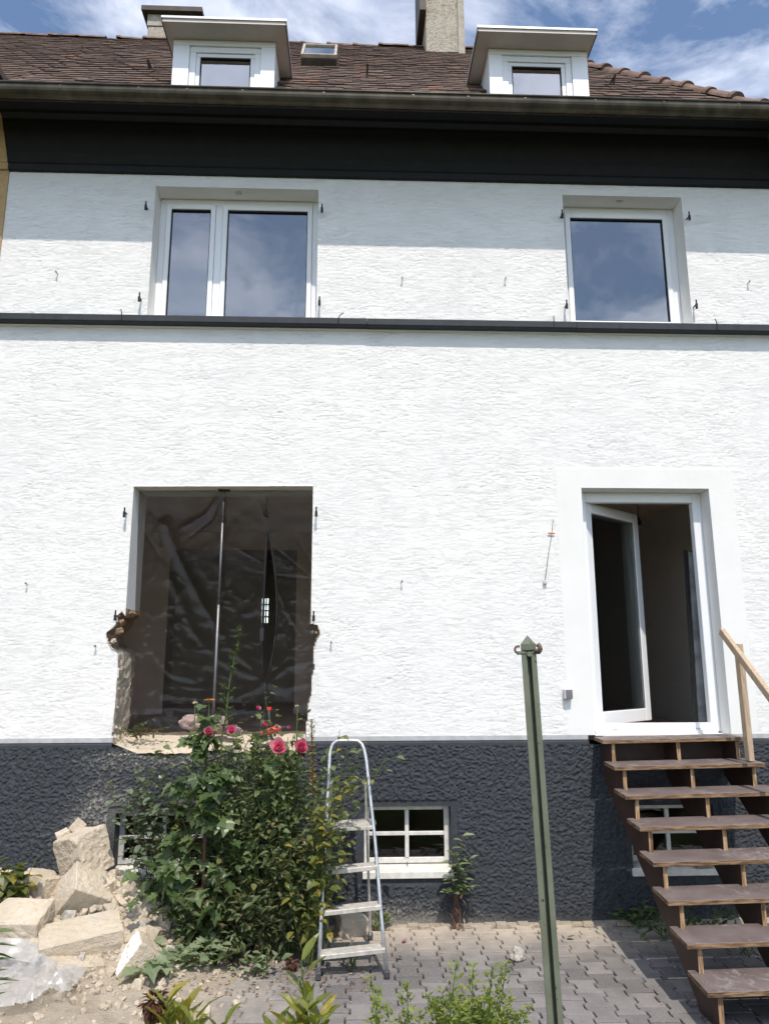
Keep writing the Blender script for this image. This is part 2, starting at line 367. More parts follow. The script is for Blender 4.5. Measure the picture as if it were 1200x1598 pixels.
df = t.n('ShaderNodeBsdfDiffuse'); df.inputs[0].default_value = (0.66, 0.65, 0.63, 1)
gl = t.n('ShaderNodeBsdfGlossy'); gl.inputs['Roughness'].default_value = 0.25
m1 = t.n('ShaderNodeMixShader'); m1.inputs[0].default_value = 0.36; t.l(tr.outputs[0], m1.inputs[1]); t.l(df.outputs[0], m1.inputs[2])
m2 = t.n('ShaderNodeMixShader'); m2.inputs[0].default_value = 0.05; t.l(m1.outputs[0], m2.inputs[1]); t.l(gl.outputs[0], m2.inputs[2]); t.l(m2.outputs[0], t.o.inputs[0])
FILM_MILKY = t.m
RED_PLASTIC = simple('red_plastic', (0.62, 0.04, 0.03), 0.4, 0.1, 30, 0.05, spec=0.5)
BLACK_PLASTIC = simple('black_plastic', (0.015, 0.015, 0.016), 0.45, 0.2, 30, 0.05, spec=0.5)
GREY_PLASTIC = simple('light_grey_plastic', (0.50, 0.50, 0.50), 0.45, 0.05, 20, 0.0)
DARKGREY_PLASTIC = simple('dark_grey_plastic', (0.16, 0.16, 0.165), 0.45, 0.1, 20, 0.0)
ORANGE = simple('orange_plastic', (0.75, 0.18, 0.06), 0.45, 0.05, 20, 0.0)
GLOVE = simple('dusty_mauve_cloth', (0.33, 0.24, 0.215), 0.95, 0.25, 40, 0.5)
CLEAR_TUBE = glass_mat('clear_acrylic', 0.05, (0.85, 0.85, 0.85), 0.0)
LABEL_PAPER = simple('grey_printed_wrap', (0.30, 0.31, 0.32), 0.6, 0.35, 9, 0.0)
# leaves
def leaf_mat(name, stops, per_obj=False, rough=0.5, trans=0.35):
    t = MT(name, rough-0.06, 0.55)
    a = t.objrand() if per_obj else t.attr('rnd')
    c = t.ramp(a, stops); c = t.mix(t.ramp(t.noise(25, 4), [(0.35, 0.0), (0.75, 0.35)]), c, t.mix(0.5, c, (0.0, 0.0, 0.0)))
    t.color(c); tl = t.n('ShaderNodeBsdfTranslucent')
    t.l(t.mix(0.6, c, t.mix(1.0, c, (1.7, 1.8, 0.6), 'MULTIPLY')), tl.inputs[0])
    ms = t.n('ShaderNodeMixShader'); ms.inputs[0].default_value = trans
    t.l(t.b.outputs[0], ms.inputs[1]); t.l(tl.outputs[0], ms.inputs[2]); t.l(ms.outputs[0], t.o.inputs[0]); return t.m
L_MAPLE = leaf_mat('maple_leaf', [(0.0, (0.062, 0.10, 0.036)), (0.6, (0.105, 0.158, 0.058)), (1.0, (0.175, 0.225, 0.092))], True, 0.42)
L_ROSE = leaf_mat('rose_leaf', [(0.0, (0.090, 0.122, 0.052)), (0.7, (0.19, 0.228, 0.105)), (0.95, (0.165, 0.20, 0.08)), (1.0, (0.30, 0.26, 0.08))], rough=0.42)
L_SILVER = leaf_mat('greyish_leaf', [(0.0, (0.105, 0.145, 0.090)), (1.0, (0.20, 0.245, 0.165))], rough=0.65)
L_DARK = leaf_mat('dark_thin_leaf', [(0.0, (0.070, 0.10, 0.040)), (0.7, (0.15, 0.185, 0.085)), (0.9, (0.20, 0.19, 0.09)), (1.0, (0.24, 0.18, 0.10))])
L_TWIG = leaf_mat('small_twig_leaf', [(0.0, (0.055, 0.085, 0.025)), (1.0, (0.13, 0.17, 0.05))])
L_YELLOW = leaf_mat('yellowing_leaf', [(0.0, (0.075, 0.105, 0.03)), (0.6, (0.16, 0.18, 0.045)), (1.0, (0.33, 0.26, 0.05))])
L_LIME = leaf_mat('lime_green_leaf', [(0.0, (0.15, 0.20, 0.035)), (0.7, (0.25, 0.30, 0.06)), (1.0, (0.35, 0.38, 0.10))], trans=0.45)
L_PEONY = leaf_mat('yellow_green_lance_leaf', [(0.0, (0.16, 0.20, 0.035)), (0.5, (0.25, 0.26, 0.05)), (1.0, (0.38, 0.31, 0.06))], True, 0.4, 0.4)
L_BLUE = leaf_mat('blue_green_leaf', [(0.0, (0.18, 0.235, 0.13)), (1.0, (0.31, 0.36, 0.215))], True, 0.55)
L_WEED = leaf_mat('weed_leaf', [(0.0, (0.045, 0.085, 0.025)), (1.0, (0.13, 0.18, 0.06))])
L_DRY = leaf_mat('dry_fallen_leaf', [(0.0, (0.10, 0.055, 0.035)), (0.5, (0.22, 0.13, 0.08)), (1.0, (0.40, 0.29, 0.18))], rough=0.8, trans=0.1)
STEM = simple('green_brown_stem', (0.075, 0.065, 0.03), 0.8, 0.35, 30, 0.2)
STEM_RED = simple('reddish_brown_stem', (0.13, 0.065, 0.04), 0.8, 0.3, 30, 0.2)
STEM_GREEN = simple('green_stem', (0.085, 0.12, 0.035), 0.7, 0.25, 30, 0.1)
PETAL = leaf_mat('pink_petal', [(0.0, (0.55, 0.065, 0.20)), (0.6, (0.72, 0.15, 0.33)), (1.0, (0.84, 0.36, 0.48))], rough=0.6, trans=0.3)
PETAL_O = leaf_mat('orange_petal', [(0.0, (0.55, 0.18, 0.02)), (1.0, (0.70, 0.30, 0.03))], rough=0.6)
PETAL_P = leaf_mat('pale_petal', [(0.0, (0.55, 0.47, 0.42)), (1.0, (0.66, 0.60, 0.52))], rough=0.6)
GOLD = leaf_mat('gold_brown_seed', [(0.0, (0.20, 0.12, 0.02)), (1.0, (0.46, 0.29, 0.04))], rough=0.8)
DRYHEAD = simple('dried_flower_head', (0.075, 0.028, 0.016), 0.9, 0.5, 60, 0.5)
# ================================================================== SETTING: ground and paving
def grid_mesh(name, xs, ys, zf, mat, kind='structure', parent=None, smooth=True):
    X, Y = np.meshgrid(xs, ys, indexing='ij'); Z = zf(X, Y); nx, ny = len(xs), len(ys)
    v = np.stack([X, Y, Z], -1).reshape(-1, 3)
    idx = np.arange(nx*ny).reshape(nx, ny)
    f = np.stack([idx[:-1, :-1], idx[1:, :-1], idx[1:, 1:], idx[:-1, 1:]], -1).reshape(-1, 4)
    me = np_mesh(name, v, f, [mat], smooth); o = bpy.data.objects.new(name, me); COL.objects.link(o)
    if kind: o['kind'] = kind
    if parent: o.parent = parent; o.location = -org(parent); ORG[o.name] = Vector((0, 0, 0))
    return o
def np_mesh(name, v, f, mats, smooth=True, mi=None, attrs=None):
    me = bpy.data.meshes.new(name); nf = len(f); k = f.shape[1]
    me.vertices.add(len(v)); me.vertices.foreach_set('co', np.ascontiguousarray(v, dtype=np.float32).ravel())
    me.loops.add(nf*k); me.loops.foreach_set('vertex_index', np.ascontiguousarray(f, dtype=np.int32).ravel())
    me.polygons.add(nf); me.polygons.foreach_set('loop_start', np.arange(0, nf*k, k, dtype=np.int32))
    for m in mats: me.materials.append(m)
    me.update(calc_edges=True)
    if mi is not None: me.polygons.foreach_set('material_index', np.ascontiguousarray(mi, dtype=np.int32))
    me.polygons.foreach_set('use_smooth', np.full(nf, smooth))
    for n, a in (attrs or {}).items():
        at = me.attributes.new(n, 'FLOAT', 'POINT'); at.data.foreach_set('value', np.ascontiguousarray(a, dtype=np.float32))
    me.validate(); me.update(); return me
def ground_z(X, Y):
    bank = sstep(-2.35, -3.6, Y)*0.5*sstep(-60, -30, Y)
    return -0.09+bank+(fbm(X*1.3+50, Y*1.3+50, 3, 4)-0.5)*0.06*sstep(-2.3, -2.8, Y)
gx = np.concatenate([[-400, -120, -40, -15], np.arange(-8, 8.1, 0.25), [15, 40, 120, 400]])
gy = np.concatenate([[-400, -120, -60, -40, -25, -15], np.arange(-10, 1.1, 0.25), [3, 15, 60, 150, 400]])
grid_mesh('ground', gx, gy, ground_z, GARDEN)
pv = MB(); pv.box((-4.2, -2.38, -0.08), (5.2, 0.0, -0.022)); paving = pv.build('paving', JOINT); paving['kind'] = 'structure'; ORG[paving.name] = Vector((0, 0, 0))
# double-T paving stones
PW, PL, PA, PJ = 0.165, 0.200, 0.015, 0.0050
def paver_outline(e=0.0):
    a, b, tt = PW/2-PJ-e, PL/2-PJ-e, 0.010
    return [(-(a+PA), -b), (a+PA, -b), (a+PA, -PL/4-tt), (a-PA, -PL/4+tt), (a-PA, PL/4-tt), (a+PA, PL/4+tt), (a+PA, b),
            (-(a+PA), b), (-(a+PA), PL/4+tt), (-(a-PA), PL/4-tt), (-(a-PA), -PL/4+tt), (-(a+PA), -PL/4-tt)]
def paver_geo():
    lo, hi = paver_outline(0), paver_outline(0.004); n = 12
    v = [(x, y, -0.06) for x, y in lo]+[(x, y, -0.005) for x, y in lo]+[(x, y, 0.0) for x, y in hi]
    f = [tuple(range(24, 36))]
    for k in (0, 12):
        f += [(k+i, k+(i+1) % n, k+12+(i+1) % n, k+12+i) for i in range(n)]
    return v, f
pvv, pvf = paver_geo()
mp_ = MB(); mp_.add(pvv, pvf, 0, 0.0); paver_me = mp_.mesh('paving_stone', PAVER, rnd=True)
spots = []
for ci in range(-25, 31):
    for ri in range(0, 12):
        x = 0.05+ci*PW; y = -0.135-ri*PL-(PL/2 if ci % 2 else 0)
        if y > -2.33 and -4.1 < x < 5.1: spots.append((x, y))
def seen_rank(p):
    x, y = p; v = Vector((x, y, 0))-CAM; k = v.dot(FWD); px = 600+F_PX*v.dot(RGT)/k; py = 799-F_PX*v.dot(UPV)/k
    hid = 0 if (-5 < px < 1205 and py < 1603) else 1
    if x < -1.35: hid = 1
    return (hid, v.length)
spots.sort(key=seen_rank); rest = MB()
rg = random.Random(3)
for i, (x, y) in enumerate(spots):
    M = Matrix.Translation((x, y, rg.uniform(-0.004, 0.004)+0.004*math.sin(x*2.1))) @ Euler((rg.uniform(-.012, .012), rg.uniform(-.012, .012), rg.uniform(-.012, .012))).to_matrix().to_4x4()
    if i < 300: inst('paving_stone', paver_me, paving, M)
    else: rest.add([M @ Vector(q) for q in pvv], pvf, 0, rg.random())
o = rest.build('paving_stones', PAVER, paving, rnd=True); o['kind'] = 'stuff'

# ================================================================== THE HOUSE
house = thing('row_house', 'white rendered house with black cornice, anthracite plinth and brown tiled roof', 'house', (0.4, 0.2, 0.0))
XL, XR = -3.41, 4.225
Z_PL = 1.445; Z_TOP = 6.86; WT = 0.36
# openings in the render: x0, x1, z0, z1
OP_W1 = (-1.985, -0.385, 5.315, 6.712); OP_W2 = (2.062, 3.278, 5.322, 6.716)
OP_DOOR = (2.085, 3.285, 1.475, 3.682)
BRK = [(-2.0, 3.665), (-0.388, 3.68), (-0.392, 2.44), (-0.33, 2.425), (-0.305, 2.36), (-0.335, 2.30), (-0.36, 2.22), (-0.352, 2.05), (-0.375, 1.96),
       (-0.368, 1.86), (-0.40, 1.74), (-0.41, 1.55), (-0.42, 1.30), (-0.7, 1.32), (-1.1, 1.36), (-1.35, 1.35), (-1.55, 1.32), (-1.78, 1.345), (-1.93, 1.40), (-2.03, 1.43), (-2.045, 1.50),
       (-2.035, 1.75), (-2.03, 2.05), (-2.045, 2.20), (-2.10, 2.23), (-2.14, 2.30), (-2.155, 2.36), (-2.10, 2.40), (-2.07, 2.44), (-2.06, 2.52), (-2.03, 2.54), (-1.998, 2.50)]
def in_poly(X, Z, poly):
    ins = np.zeros(X.shape, bool); n = len(poly)
    for i in range(n):
        x1, z1 = poly[i]; x2, z2 = poly[(i+1) % n]
        if z1 == z2: continue
        c = ((z1 > Z) != (z2 > Z)) & (X < (x2-x1)*(Z-z1)/(z2-z1)+x1); ins ^= c
    return ins
def axis(lo, hi, step, br):
    pts = sorted(set([lo, hi]+[b for b in br if lo < b < hi])); out = []
    for a, b in zip(pts[:-1], pts[1:]):
        n = max(1, int(round((b-a)/step))); out += list(np.linspace(a, b, n, endpoint=False))
    return np.array(out+[hi])
def relief(name, xs, zs, hf, hole, ybase, mats, parent, matf=None, attrs=None, smooth=True):
    X, Z = np.meshgrid(xs, zs, indexing='ij'); nx, nz = X.shape
    Yc = ybase-hf(X, Z)
    v = np.stack([X, Yc, Z], -1).reshape(-1, 3); idx = np.arange(nx*nz).reshape(nx, nz)
    f = np.stack([idx[:-1, :-1], idx[1:, :-1], idx[1:, 1:], idx[:-1, 1:]], -1).reshape(-1, 4)
    cx = ((X[:-1, :-1]+X[1:, 1:])/2).ravel(); cz = ((Z[:-1, :-1]+Z[1:, 1:])/2).ravel()
    keep = ~hole(cx, cz); f = f[keep]
    mi = matf(cx, cz)[keep] if matf else None
    at = {k: a(X, Z, Yc).ravel() for k, a in (attrs or {}).items()}
    v = v-np.array(org(parent))
    me = np_mesh(name, v, f, mats, smooth, mi, at)
    o = bpy.data.objects.new(name, me); COL.objects.link(o); o.parent = parent; ORG[o.name] = org(parent)
    return o, v+np.array(org(parent)), f
def rects(*rs): return lambda x, z: np.any([(x > a) & (x < b) & (z > c) & (z < d) for a, b, c, d in rs], axis=0)
def wall_h(X, Z):
    wx = X+0.05*(vn(X*5, Z*9, 1)-.5); wz = Z+0.030*(vn(X*1.7, Z*3, 2)-.5)+0.016*(vn(X*9, Z*16, 3)-.5)+0.009*(vn(X*31, Z*40, 12)-.5)
    a = fbm(wx*5.6, wz*40, 3, 4); b = fbm(wx*8.5+9, wz*60+3, 2, 7); pm = sstep(.34, .62, fbm(X*2.6, Z*3.4, 3, 9))
    def tear(q, lv, w_, s_): return sstep(w_, 0, np.abs(q-lv))*sstep(.44, .60, fbm(X*7+s_, Z*15, 2, 11+s_))
    h = 0.0005*sstep(.47, .53, a)+0.0005*sstep(.48, .54, b)+0.0016*fbm(X*44, Z*75, 3, 5)
    h = h*(0.7+0.3*pm)-(0.0056*tear(a, .5, .024, 0)+0.0050*tear(b, .46, .026, 1)+0.0050*tear(a, .60, .022, 2)+0.0046*tear(b, .58, .026, 3)+.0046*tear(a, .40, .022, 4))*(.5+.5*pm)
    fl = (sstep(1.845, 1.865, X)*sstep(3.535, 3.515, X)*sstep(3.885, 3.865, Z))
    return h*(1-fl)+0.004*fl*0+0.0035*fl+0.0006*fbm(X*40, Z*40, 2, 3)*fl
bx_ = [OP_W1[0], OP_W1[1], OP_W2[0], OP_W2[1], OP_DOOR[0], OP_DOOR[1], -2.0, -0.388]
bz_ = [OP_W1[2], OP_W1[3], OP_W2[3], OP_DOOR[2], OP_DOOR[3], 3.68, Z_PL+0.035, 5.215, 5.305]
hole_r = rects(OP_W1, OP_W2, OP_DOOR)
wall_o, _, _ = relief('wall', axis(XL, XR, 0.0125, bx_), axis(Z_PL+0.035, Z_TOP, 0.0072, bz_), wall_h,
      lambda x, z: hole_r(x, z) | in_poly(x, z, BRK), 0.0, [WHITE_WALL, SMOOTH_WALL], house, matf=lambda x, z: ((x > 1.855) & (x < 3.525) & (z < 3.875)).astype(int))
# side wall of the house (right), back and left closers
mb = MB(); mb.box((XR-0.3, 0.006, 0.0), (XR, 7.5, Z_TOP)); mb.build('side_wall', WHITE_WALL, house)
# plinth
Z_PT = 1.408
BW1 = (-1.965, -1.215, 0.375, 0.885); BW2 = (0.085, 0.812, 0.360, 0.915); BW3 = (2.335, 3.055, 0.352, 0.905)
def pl_h(X, Z):
    wx = X+.012*(vn(X*22, Z*22, 6)-.5); wz = Z+.012*(vn(X*22+5, Z*22, 7)-.5)
    a = fbm(wx*60, wz*76, 2, 1); b = fbm(wx*95, wz*115, 2, 3)
    h = 0.0125*sstep(.28, .74, a)+0.009*b+0.004*fbm(X*5, Z*5, 2, 2)
    h = h*sstep(0.0, 0.10, Z-0.02*vn(X*6, Z*0, 2))*0.92+0.002
    for (x0, x1, z0, z1) in (BW1, BW2, BW3):         # smooth painted surround of each cellar window
        m = 0.055; d = np.maximum(np.maximum(x0-m-X, X-x1-m), np.maximum(z0-.05-Z, Z-z1-m*.8))
        k = sstep(-.004, .012, d); h = h*k+0.002*(1-k)
    return h
def pl_dust(X, Z, Yc):
    hgt = -(Yc+0.03); up = np.gradient(hgt, axis=1)*-1
    d = 0.72*np.exp(-(((X+2.02)/.36)**2+((Z-.90)/.36)**2))
    d += 0.75*np.exp(-(((X+1.25)/1.0)**2+((Z-1.32)/.10)**2))
    d += 0.35*np.exp(-(((X+2.4)/.5)**2+((Z-.5)/.4)**2))
    d += 0.85*np.exp(-(((X-.25)/.75)**2))*sstep(.42, .0, Z)+0.55*sstep(.11, .0, Z-0.05*vn(X*5, Z*5, 8))
    d += 0.9*np.exp(-(((X+1.6)/.55)**2))*sstep(.42, .25, Z)
    return np.clip(d*(0.55+0.9*sstep(.004, .018, hgt)), 0, 1)
hole_b = rects(BW1, BW2, BW3)
bxp = [q for b in (BW1, BW2, BW3) for q in b[:2]]; bzp = [q for b in (BW1, BW2, BW3) for q in b[2:]]
plinth, pv_, pf_ = relief('plinth', axis(XL, XR, 0.0074, bxp), axis(-0.06, Z_PT, 0.0068, bzp), pl_h,
      lambda x, z: hole_b(x, z) | in_poly(x, z, BRK), -0.022, [PLINTH], house, attrs={'dust': pl_dust})
# smooth dark capping strip over the plinth and the grey foot of the render, broken away at the opening
for (xa, xb) in ((XL, -2.035), (-0.415, 2.02), (3.25, XR)):
    mb = MB(); mb.prism([(-0.034, Z_PT-0.012), (-0.030, Z_PT+0.022), (0.02, Z_PT+0.040), (0.02, Z_PT-0.012)], 'x', xa, xb); mb.build('plinth_cap', DARK_PAINT, house, bevel=0.002)
    mb = MB(); mb.box((xa, -0.0045, Z_PT+0.036), (xb, 0.03, Z_PL+0.037)); mb.build('render_foot', GREY_STRIP, house)
def reveals(r, depth, mat, name='reveal', floor=True, y0=-0.003):
    x0, x1, z0, z1 = r; mb = MB()
    q = [((x0,y0,z0),(x0,depth,z0),(x0,depth,z1),(x0,y0,z1)), ((x1,y0,z0),(x1,y0,z1),(x1,depth,z1),(x1,depth,z0)), ((x0,y0,z1),(x0,depth,z1),(x1,depth,z1),(x1,y0,z1))]
    if floor: q.append(((x0,y0,z0),(x1,y0,z0),(x1,depth,z0),(x0,depth,z0)))
    for p in q: mb.add(p, [(0,1,2,3)])
    return mb.build(name, mat, house, fixn=False)
reveals(OP_W1, 0.30, SMOOTH_WALL); reveals(OP_W2, 0.30, SMOOTH_WALL); reveals(OP_DOOR, 0.32, SMOOTH_WALL)
for b in (BW1, BW2, BW3): reveals(b, 0.26, DARK_PAINT, y0=-0.024)
# broken masonry edge of the enlarged opening
mb = MB(); rg = random.Random(5)
pl = []
for i in range(len(BRK)):
    (x1, z1), (x2, z2) = BRK[i], BRK[(i+1) % len(BRK)]
    n = max(1, int(math.hypot(x2-x1, z2-z1)/0.035))
    for k in range(n): pl.append((x1+(x2-x1)*k/n, z1+(z2-z1)*k/n))
ND = 9; cxm, czm = -1.2, 2.5; ring = []
for (x, z) in pl:
    row = []
    up = z > 2.56
    for k in range(ND+1):
        y = -0.012+0.42*k/ND; j = 0.0 if (k == 0 or up) else rg.uniform(-.009, .009)
        low = 0.0
        if (not up) and x < -1.9 and 2.2 < z < 2.53: low = -0.05*math.sin(k/ND*math.pi)
        dxn = (1 if x < cxm else -1)
        row.append((x+dxn*(j+low+(0.0 if up else .018*k/ND)), y, z+(0 if up else rg.uniform(-.008, .008)) + (0.05*k/ND if z < 1.46 else 0)))
    ring.append(row)
nv = len(ring); vv = [p for r_ in ring for p in r_]
for i in range(nv):
    i2 = (i+1) % nv; zc = pl[i][1]; x = pl[i][0]
    mi = 0 if zc > 2.56 else (1 if (2.2 < zc) else 2)
    if zc < 1.47 : mi = 3
    for k in range(ND):
        b = len(mb.v)
        mb.add([ring[i][k], ring[i2][k], ring[i2][k+1], ring[i][k+1]], [(0,1,2,3)], mi)
mb.build('broken_reveal', [SMOOTH_WALL, BRICK_RAW, MORTAR, SAND], house, fixn=False)
# torn render rim: small broken lumps along the ragged edge
rim_me = []
for k in range(4):
    bm = bmesh.new(); bmesh.ops.create_icosphere(bm, subdivisions=2, radius=1)
    for v in bm.verts: v.co *= 0.75+0.5*mnoise.noise(v.co*1.7+Vector((k*9, 0, 0)))
    me = bpy.data.meshes.new('masonry_lump'); bm.to_mesh(me); bm.free(); me.materials.append([BRICK_RAW, MORTAR, SAND, MORTAR][k]); rim_me.append(me)
for (px, py, s, k) in ((186, 985, .05, 0), (178, 1000, .035, 2), (176, 1018, .032, 1), (183, 1028, .03, 2), (190, 970, .03, 0), (187, 960, .022, 3), (494, 988, .022, 0), (498, 994, .018, 1), (488, 986, .02, 1),
                       (495, 1003, .012, 2), (188, 1046, .022, 1), (186, 1075, .018, 3), (184, 1105, .02, 1), (182, 1135, .02, 2), (180, 1150, .025, 2), (196, 1158, .02, 2), (215, 1164, .02, 2), (240, 1168, .022, 2)):
    p = PY(px, py, 0.02); inst('masonry_lump', rim_me[k], house, Matrix.Translation(p) @ Euler((rg.random()*6, rg.random()*6, 0)).to_matrix().to_4x4() @ Matrix.Diagonal((s, s*.8, s*.8, 1)))
# broken sill of the opening (sandy, uneven)
def sill_z(X, Y): return 1.385+0.085*sstep(-0.02, .40, Y)+.018*(fbm(X*7, Y*7, 3, 2)-.5)+.012*(vn(X*24, Y*24, 5)-.5)-.05*sstep(-.005, -.035, Y)*vn(X*9, Y*3, 4)
o = grid_mesh('broken_sill', np.arange(-2.06, -0.36, .02), np.arange(-.036, 0.62, .02), sill_z, SAND, None, house)
# string course below the upper windows
mb = MB(); mb.prism([(0.0, 5.218), (-0.095, 5.222), (-0.105, 5.232), (-0.105, 5.288), (-0.095, 5.297), (0.0, 5.312)], 'x', XL, 0.10); mb.build('string_course', DARK_PAINT, house, bevel=0.002)
mb = MB(); mb.prism([(0.0, 5.214), (-0.099, 5.218), (-0.108, 5.229), (-0.108, 5.286), (-0.098, 5.295), (0.0, 5.310)], 'x', 0.102, 2.10); mb.build('string_course', DARK_PAINT, house, bevel=0.002)
mb = MB(); mb.prism([(0.0, 5.212), (-0.096, 5.216), (-0.106, 5.226), (-0.106, 5.286), (-0.097, 5.296), (0.0, 5.311)], 'x', 2.102, XR); mb.build('string_course', DARK_PAINT, house, bevel=0.002)
mb = MB(); mb.prism([(0.0, 5.205), (-0.03, 5.207), (-0.03, 5.217), (0.0, 5.217)], 'x', XL, XR); mb.build('string_course_foot', SMOOTH_WALL, house)
# cornice (cove) under the eaves
CORN = [(0.0, 6.835), (-0.042, 6.840), (-0.047, 6.895), (-0.060, 6.905), (-0.10, 6.985), (-0.17, 7.105), (-0.235, 7.215), (-0.245, 7.24), (-0.30, 7.262), (-0.315, 7.285), (-0.56, 7.30), (-0.56, 7.36), (0.0, 7.36)]
def cornice(x0, x1, mat, par):
    mb = MB(); mb.prism(CORN, 'x', x0, x1); mb.build('cornice', mat, par)
cornice(XL, XR+0.02, BLACK_CORNICE, house)
mb = MB(); mb.box((XR+0.022, -0.5, 7.0), (XR+0.5, 7.9, 7.30)); mb.build('side_soffit', BLACK_CORNICE, house)
# gutter
GY, GZ, GR = -0.605, 7.235, 0.082
def gutter(x0, x1, par):
    mb = MB(); ns = 12; prof = []
    for k in range(ns+1):
        a = math.pi+math.pi*k/ns; prof.append((GY+GR*math.cos(a), GZ+GR*math.sin(a)))
    prof = [(GY-GR-.004, GZ+.020), (GY-GR, GZ+.012)]+prof
    inner = [(y*0+ (GY+(y-GY)*.95), z+.004) for y, z in prof][::-1]
    mb.prism(prof+inner, 'x', x0, x1)
    g = mb.build('gutter', COPPER, par)
    mb = MB(); mb.tube([(x0, GY-GR-.002, GZ+.022), (x1, GY-GR-.002, GZ+.022)], 0.0115, 8); mb.build('gutter_lip', COPPER, g, smooth=True)
    return g
gut = gutter(XL+0.0, 4.38, house)
for px in (92, 215, 291, 378, 505, 645, 731, 820, 929, 1036, 1152):
    x = PY(px, 165, GY-GR).x
    if x < XL+0.02: continue
    mb = MB(); pts = [(x, GY-(GR+.004)*math.cos(a), GZ-(GR+.004)*math.sin(a)) for a in np.linspace(-.2, math.pi, 14)]
    for a, b in zip(pts[:-1], pts[1:]):
        y0, z0, y1, z1 = a[1], a[2], b[1], b[2]
        mb.add([(x-.011, y0, z0), (x+.011, y0, z0), (x+.011, y1, z1), (x-.011, y1, z1)], [(0,1,2,3)])
    mb.build('gutter_bracket', COPPER, gut, fixn=False)
# roof
RP = math.tan(rad(49)); RZ0 = 7.185; RY0 = -0.60; RL = 3.12; HXC, HQ = 4.14, 0.58
slope = Vector((0, 1, RP)).normalized(); rnorm = Vector((0, -RP, 1)).normalized()
def roof_pt(x, d): return Vector((x, RY0+d, RZ0+RP*d))
ROOFX = -6.2
mb = MB(); hx = HXC-HQ*RL; rz = RZ0+RP*RL-0.05; e = -0.04
mb.add([(XL, RY0, RZ0+e), (HXC, RY0, RZ0+e), (hx, RY0+RL, rz), (XL, RY0+RL, rz)], [(0,1,2,3)])
mb.add([(HXC, RY0, RZ0+e), (HXC, RY0+2*RL, RZ0+e), (hx, RY0+RL, rz)], [(0,1,2)])
mb.add([(HXC, RY0+2*RL, RZ0+e), (XL, RY0+2*RL, RZ0+e), (XL, RY0+RL, rz), (hx, RY0+RL, rz)], [(0,1,2,3)])
roof = mb.build('roof', TILE, house, fixn=False)
DORM = [(-1.812, -0.818), (1.305, 2.30)]
def tiles(x0, x1, par, seed, hip=False, cut=True):
    mb = MB(); rg = random.Random(seed); pw, ex, ln, th = 0.172, 0.150, 0.30, 0.024
    nrow = int(RL/math.cos(rad(49))/ex)+1
    lift = slope*ln+rnorm*(-0.022)
    for r_ in range(nrow):
        s = r_*ex; d = s*math.cos(rad(49)); xo = (pw/2 if r_ % 2 else 0)
        xm = min(x1, HXC-HQ*d-0.05) if hip else x1
        n = int((xm-x0)/pw)+1
        sag = 0.012*math.sin(r_*.9)+0.006*math.sin(r_*2.3)
        for k in range(n):
            x = x0+xo+k*pw
            if x+pw > xm+0.06: continue
            if cut and d > 0.18 and d < 1.25 and any(a-.02 < x+pw/2 < b+.02 for a, b in DORM): continue
            if d < 0.02 and False: continue
            w2 = pw/2-.002; j = rg.uniform(-.008, .008); jr = rg.uniform(-.008, .008); jz = max(0, rg.gauss(0.001, .0035))+0.012*math.sin(x*1.3+r_*.31)*.6
            base = roof_pt(x+pw/2, d)+slope*(j+0.008*math.sin(x*2+r_))+rnorm*(0.016+jz)
            dirx = Vector((1, 0, 0))+slope*jr*3
            lowpts = [(-w2, .010), (-w2*.75, .001), (-w2*.3, -.004), (w2*.3, -.004), (w2*.75, .001), (w2, .010)]
            top = [base+dirx*a+slope*b+rnorm*(th+rg.uniform(-.001, .001)) for a, b in lowpts]
            top += [base+dirx*w2+lift+rnorm*th, base-dirx*w2+lift+rnorm*th]
            bot = [p-rnorm*th for p in top]
            c = rg.random()**1.1*0.93
            if rg.random() < 0.006: c = 1.0
            mb.add(top+bot, [tuple(range(8))]+[(i, i+8, i+9, i+1) for i in range(5)]+[(7, 15, 8, 0), (5, 13, 14, 6)], 0, c)
    o = mb.build('roof_tiles', TILE, par, rnd=True, fixn=True); o['kind'] = 'stuff'; return o
tiles(XL, 5.0, roof, 3, hip=True)
# ridge and hip caps
def cap_me(name, l, r, mat, flare=1.12):
    mb = MB(); n = 8; vv = []
    for (x, k) in ((0, flare), (l*.12, flare), (l*.16, 1.0), (l, .93)):
        for i in range(n+1):
            a = math.pi*i/n; vv.append((x, -math.cos(a)*r*k, math.sin(a)*r*k*.8))
    fs = []
    for q in range(3):
        for i in range(n): b = q*(n+1)+i; fs.append((b, b+1, b+n+2, b+n+1))
    fs.append(tuple(range(n+1)))
    mb.add(vv, fs); return mb.mesh(name, mat, smooth=False, fixn=False)
ridge_me = cap_me('ridge_tile', .42, .085, RIDGE); hip_me = cap_me('hip_tile', .42, .090, RIDGE, 1.25)
def capped(a, b, me, name, par, seed):
    rg = random.Random(seed); a, b = Vector(a), Vector(b); d = (b-a); L = d.length; d.normalize(); n = int(L/.37)+1
    z = Vector((0, 0, 1)); z = (z-d*z.dot(d)).normalized(); y = z.cross(d)
    for k in range(n):
        p = a+d*(k*.37)+z*rg.uniform(-.006, .010)
        M = Matrix((d, y, z)).transposed().to_4x4(); M.translation = p
        inst(name, me, par, M @ Euler((rg.uniform(-.05, .05), rg.uniform(-.02, .04), rg.uniform(-.03, .03))).to_matrix().to_4x4())
capped((HXC, RY0, RZ0+.02), (hx, RY0+RL, RZ0+RP*RL+.0), hip_me, 'hip_tile', roof, 4)
capped((XL, RY0+RL, RZ0+RP*RL-.02), (hx-.3, RY0+RL, RZ0+RP*RL-.02), ridge_me, 'ridge_tile', roof, 5)
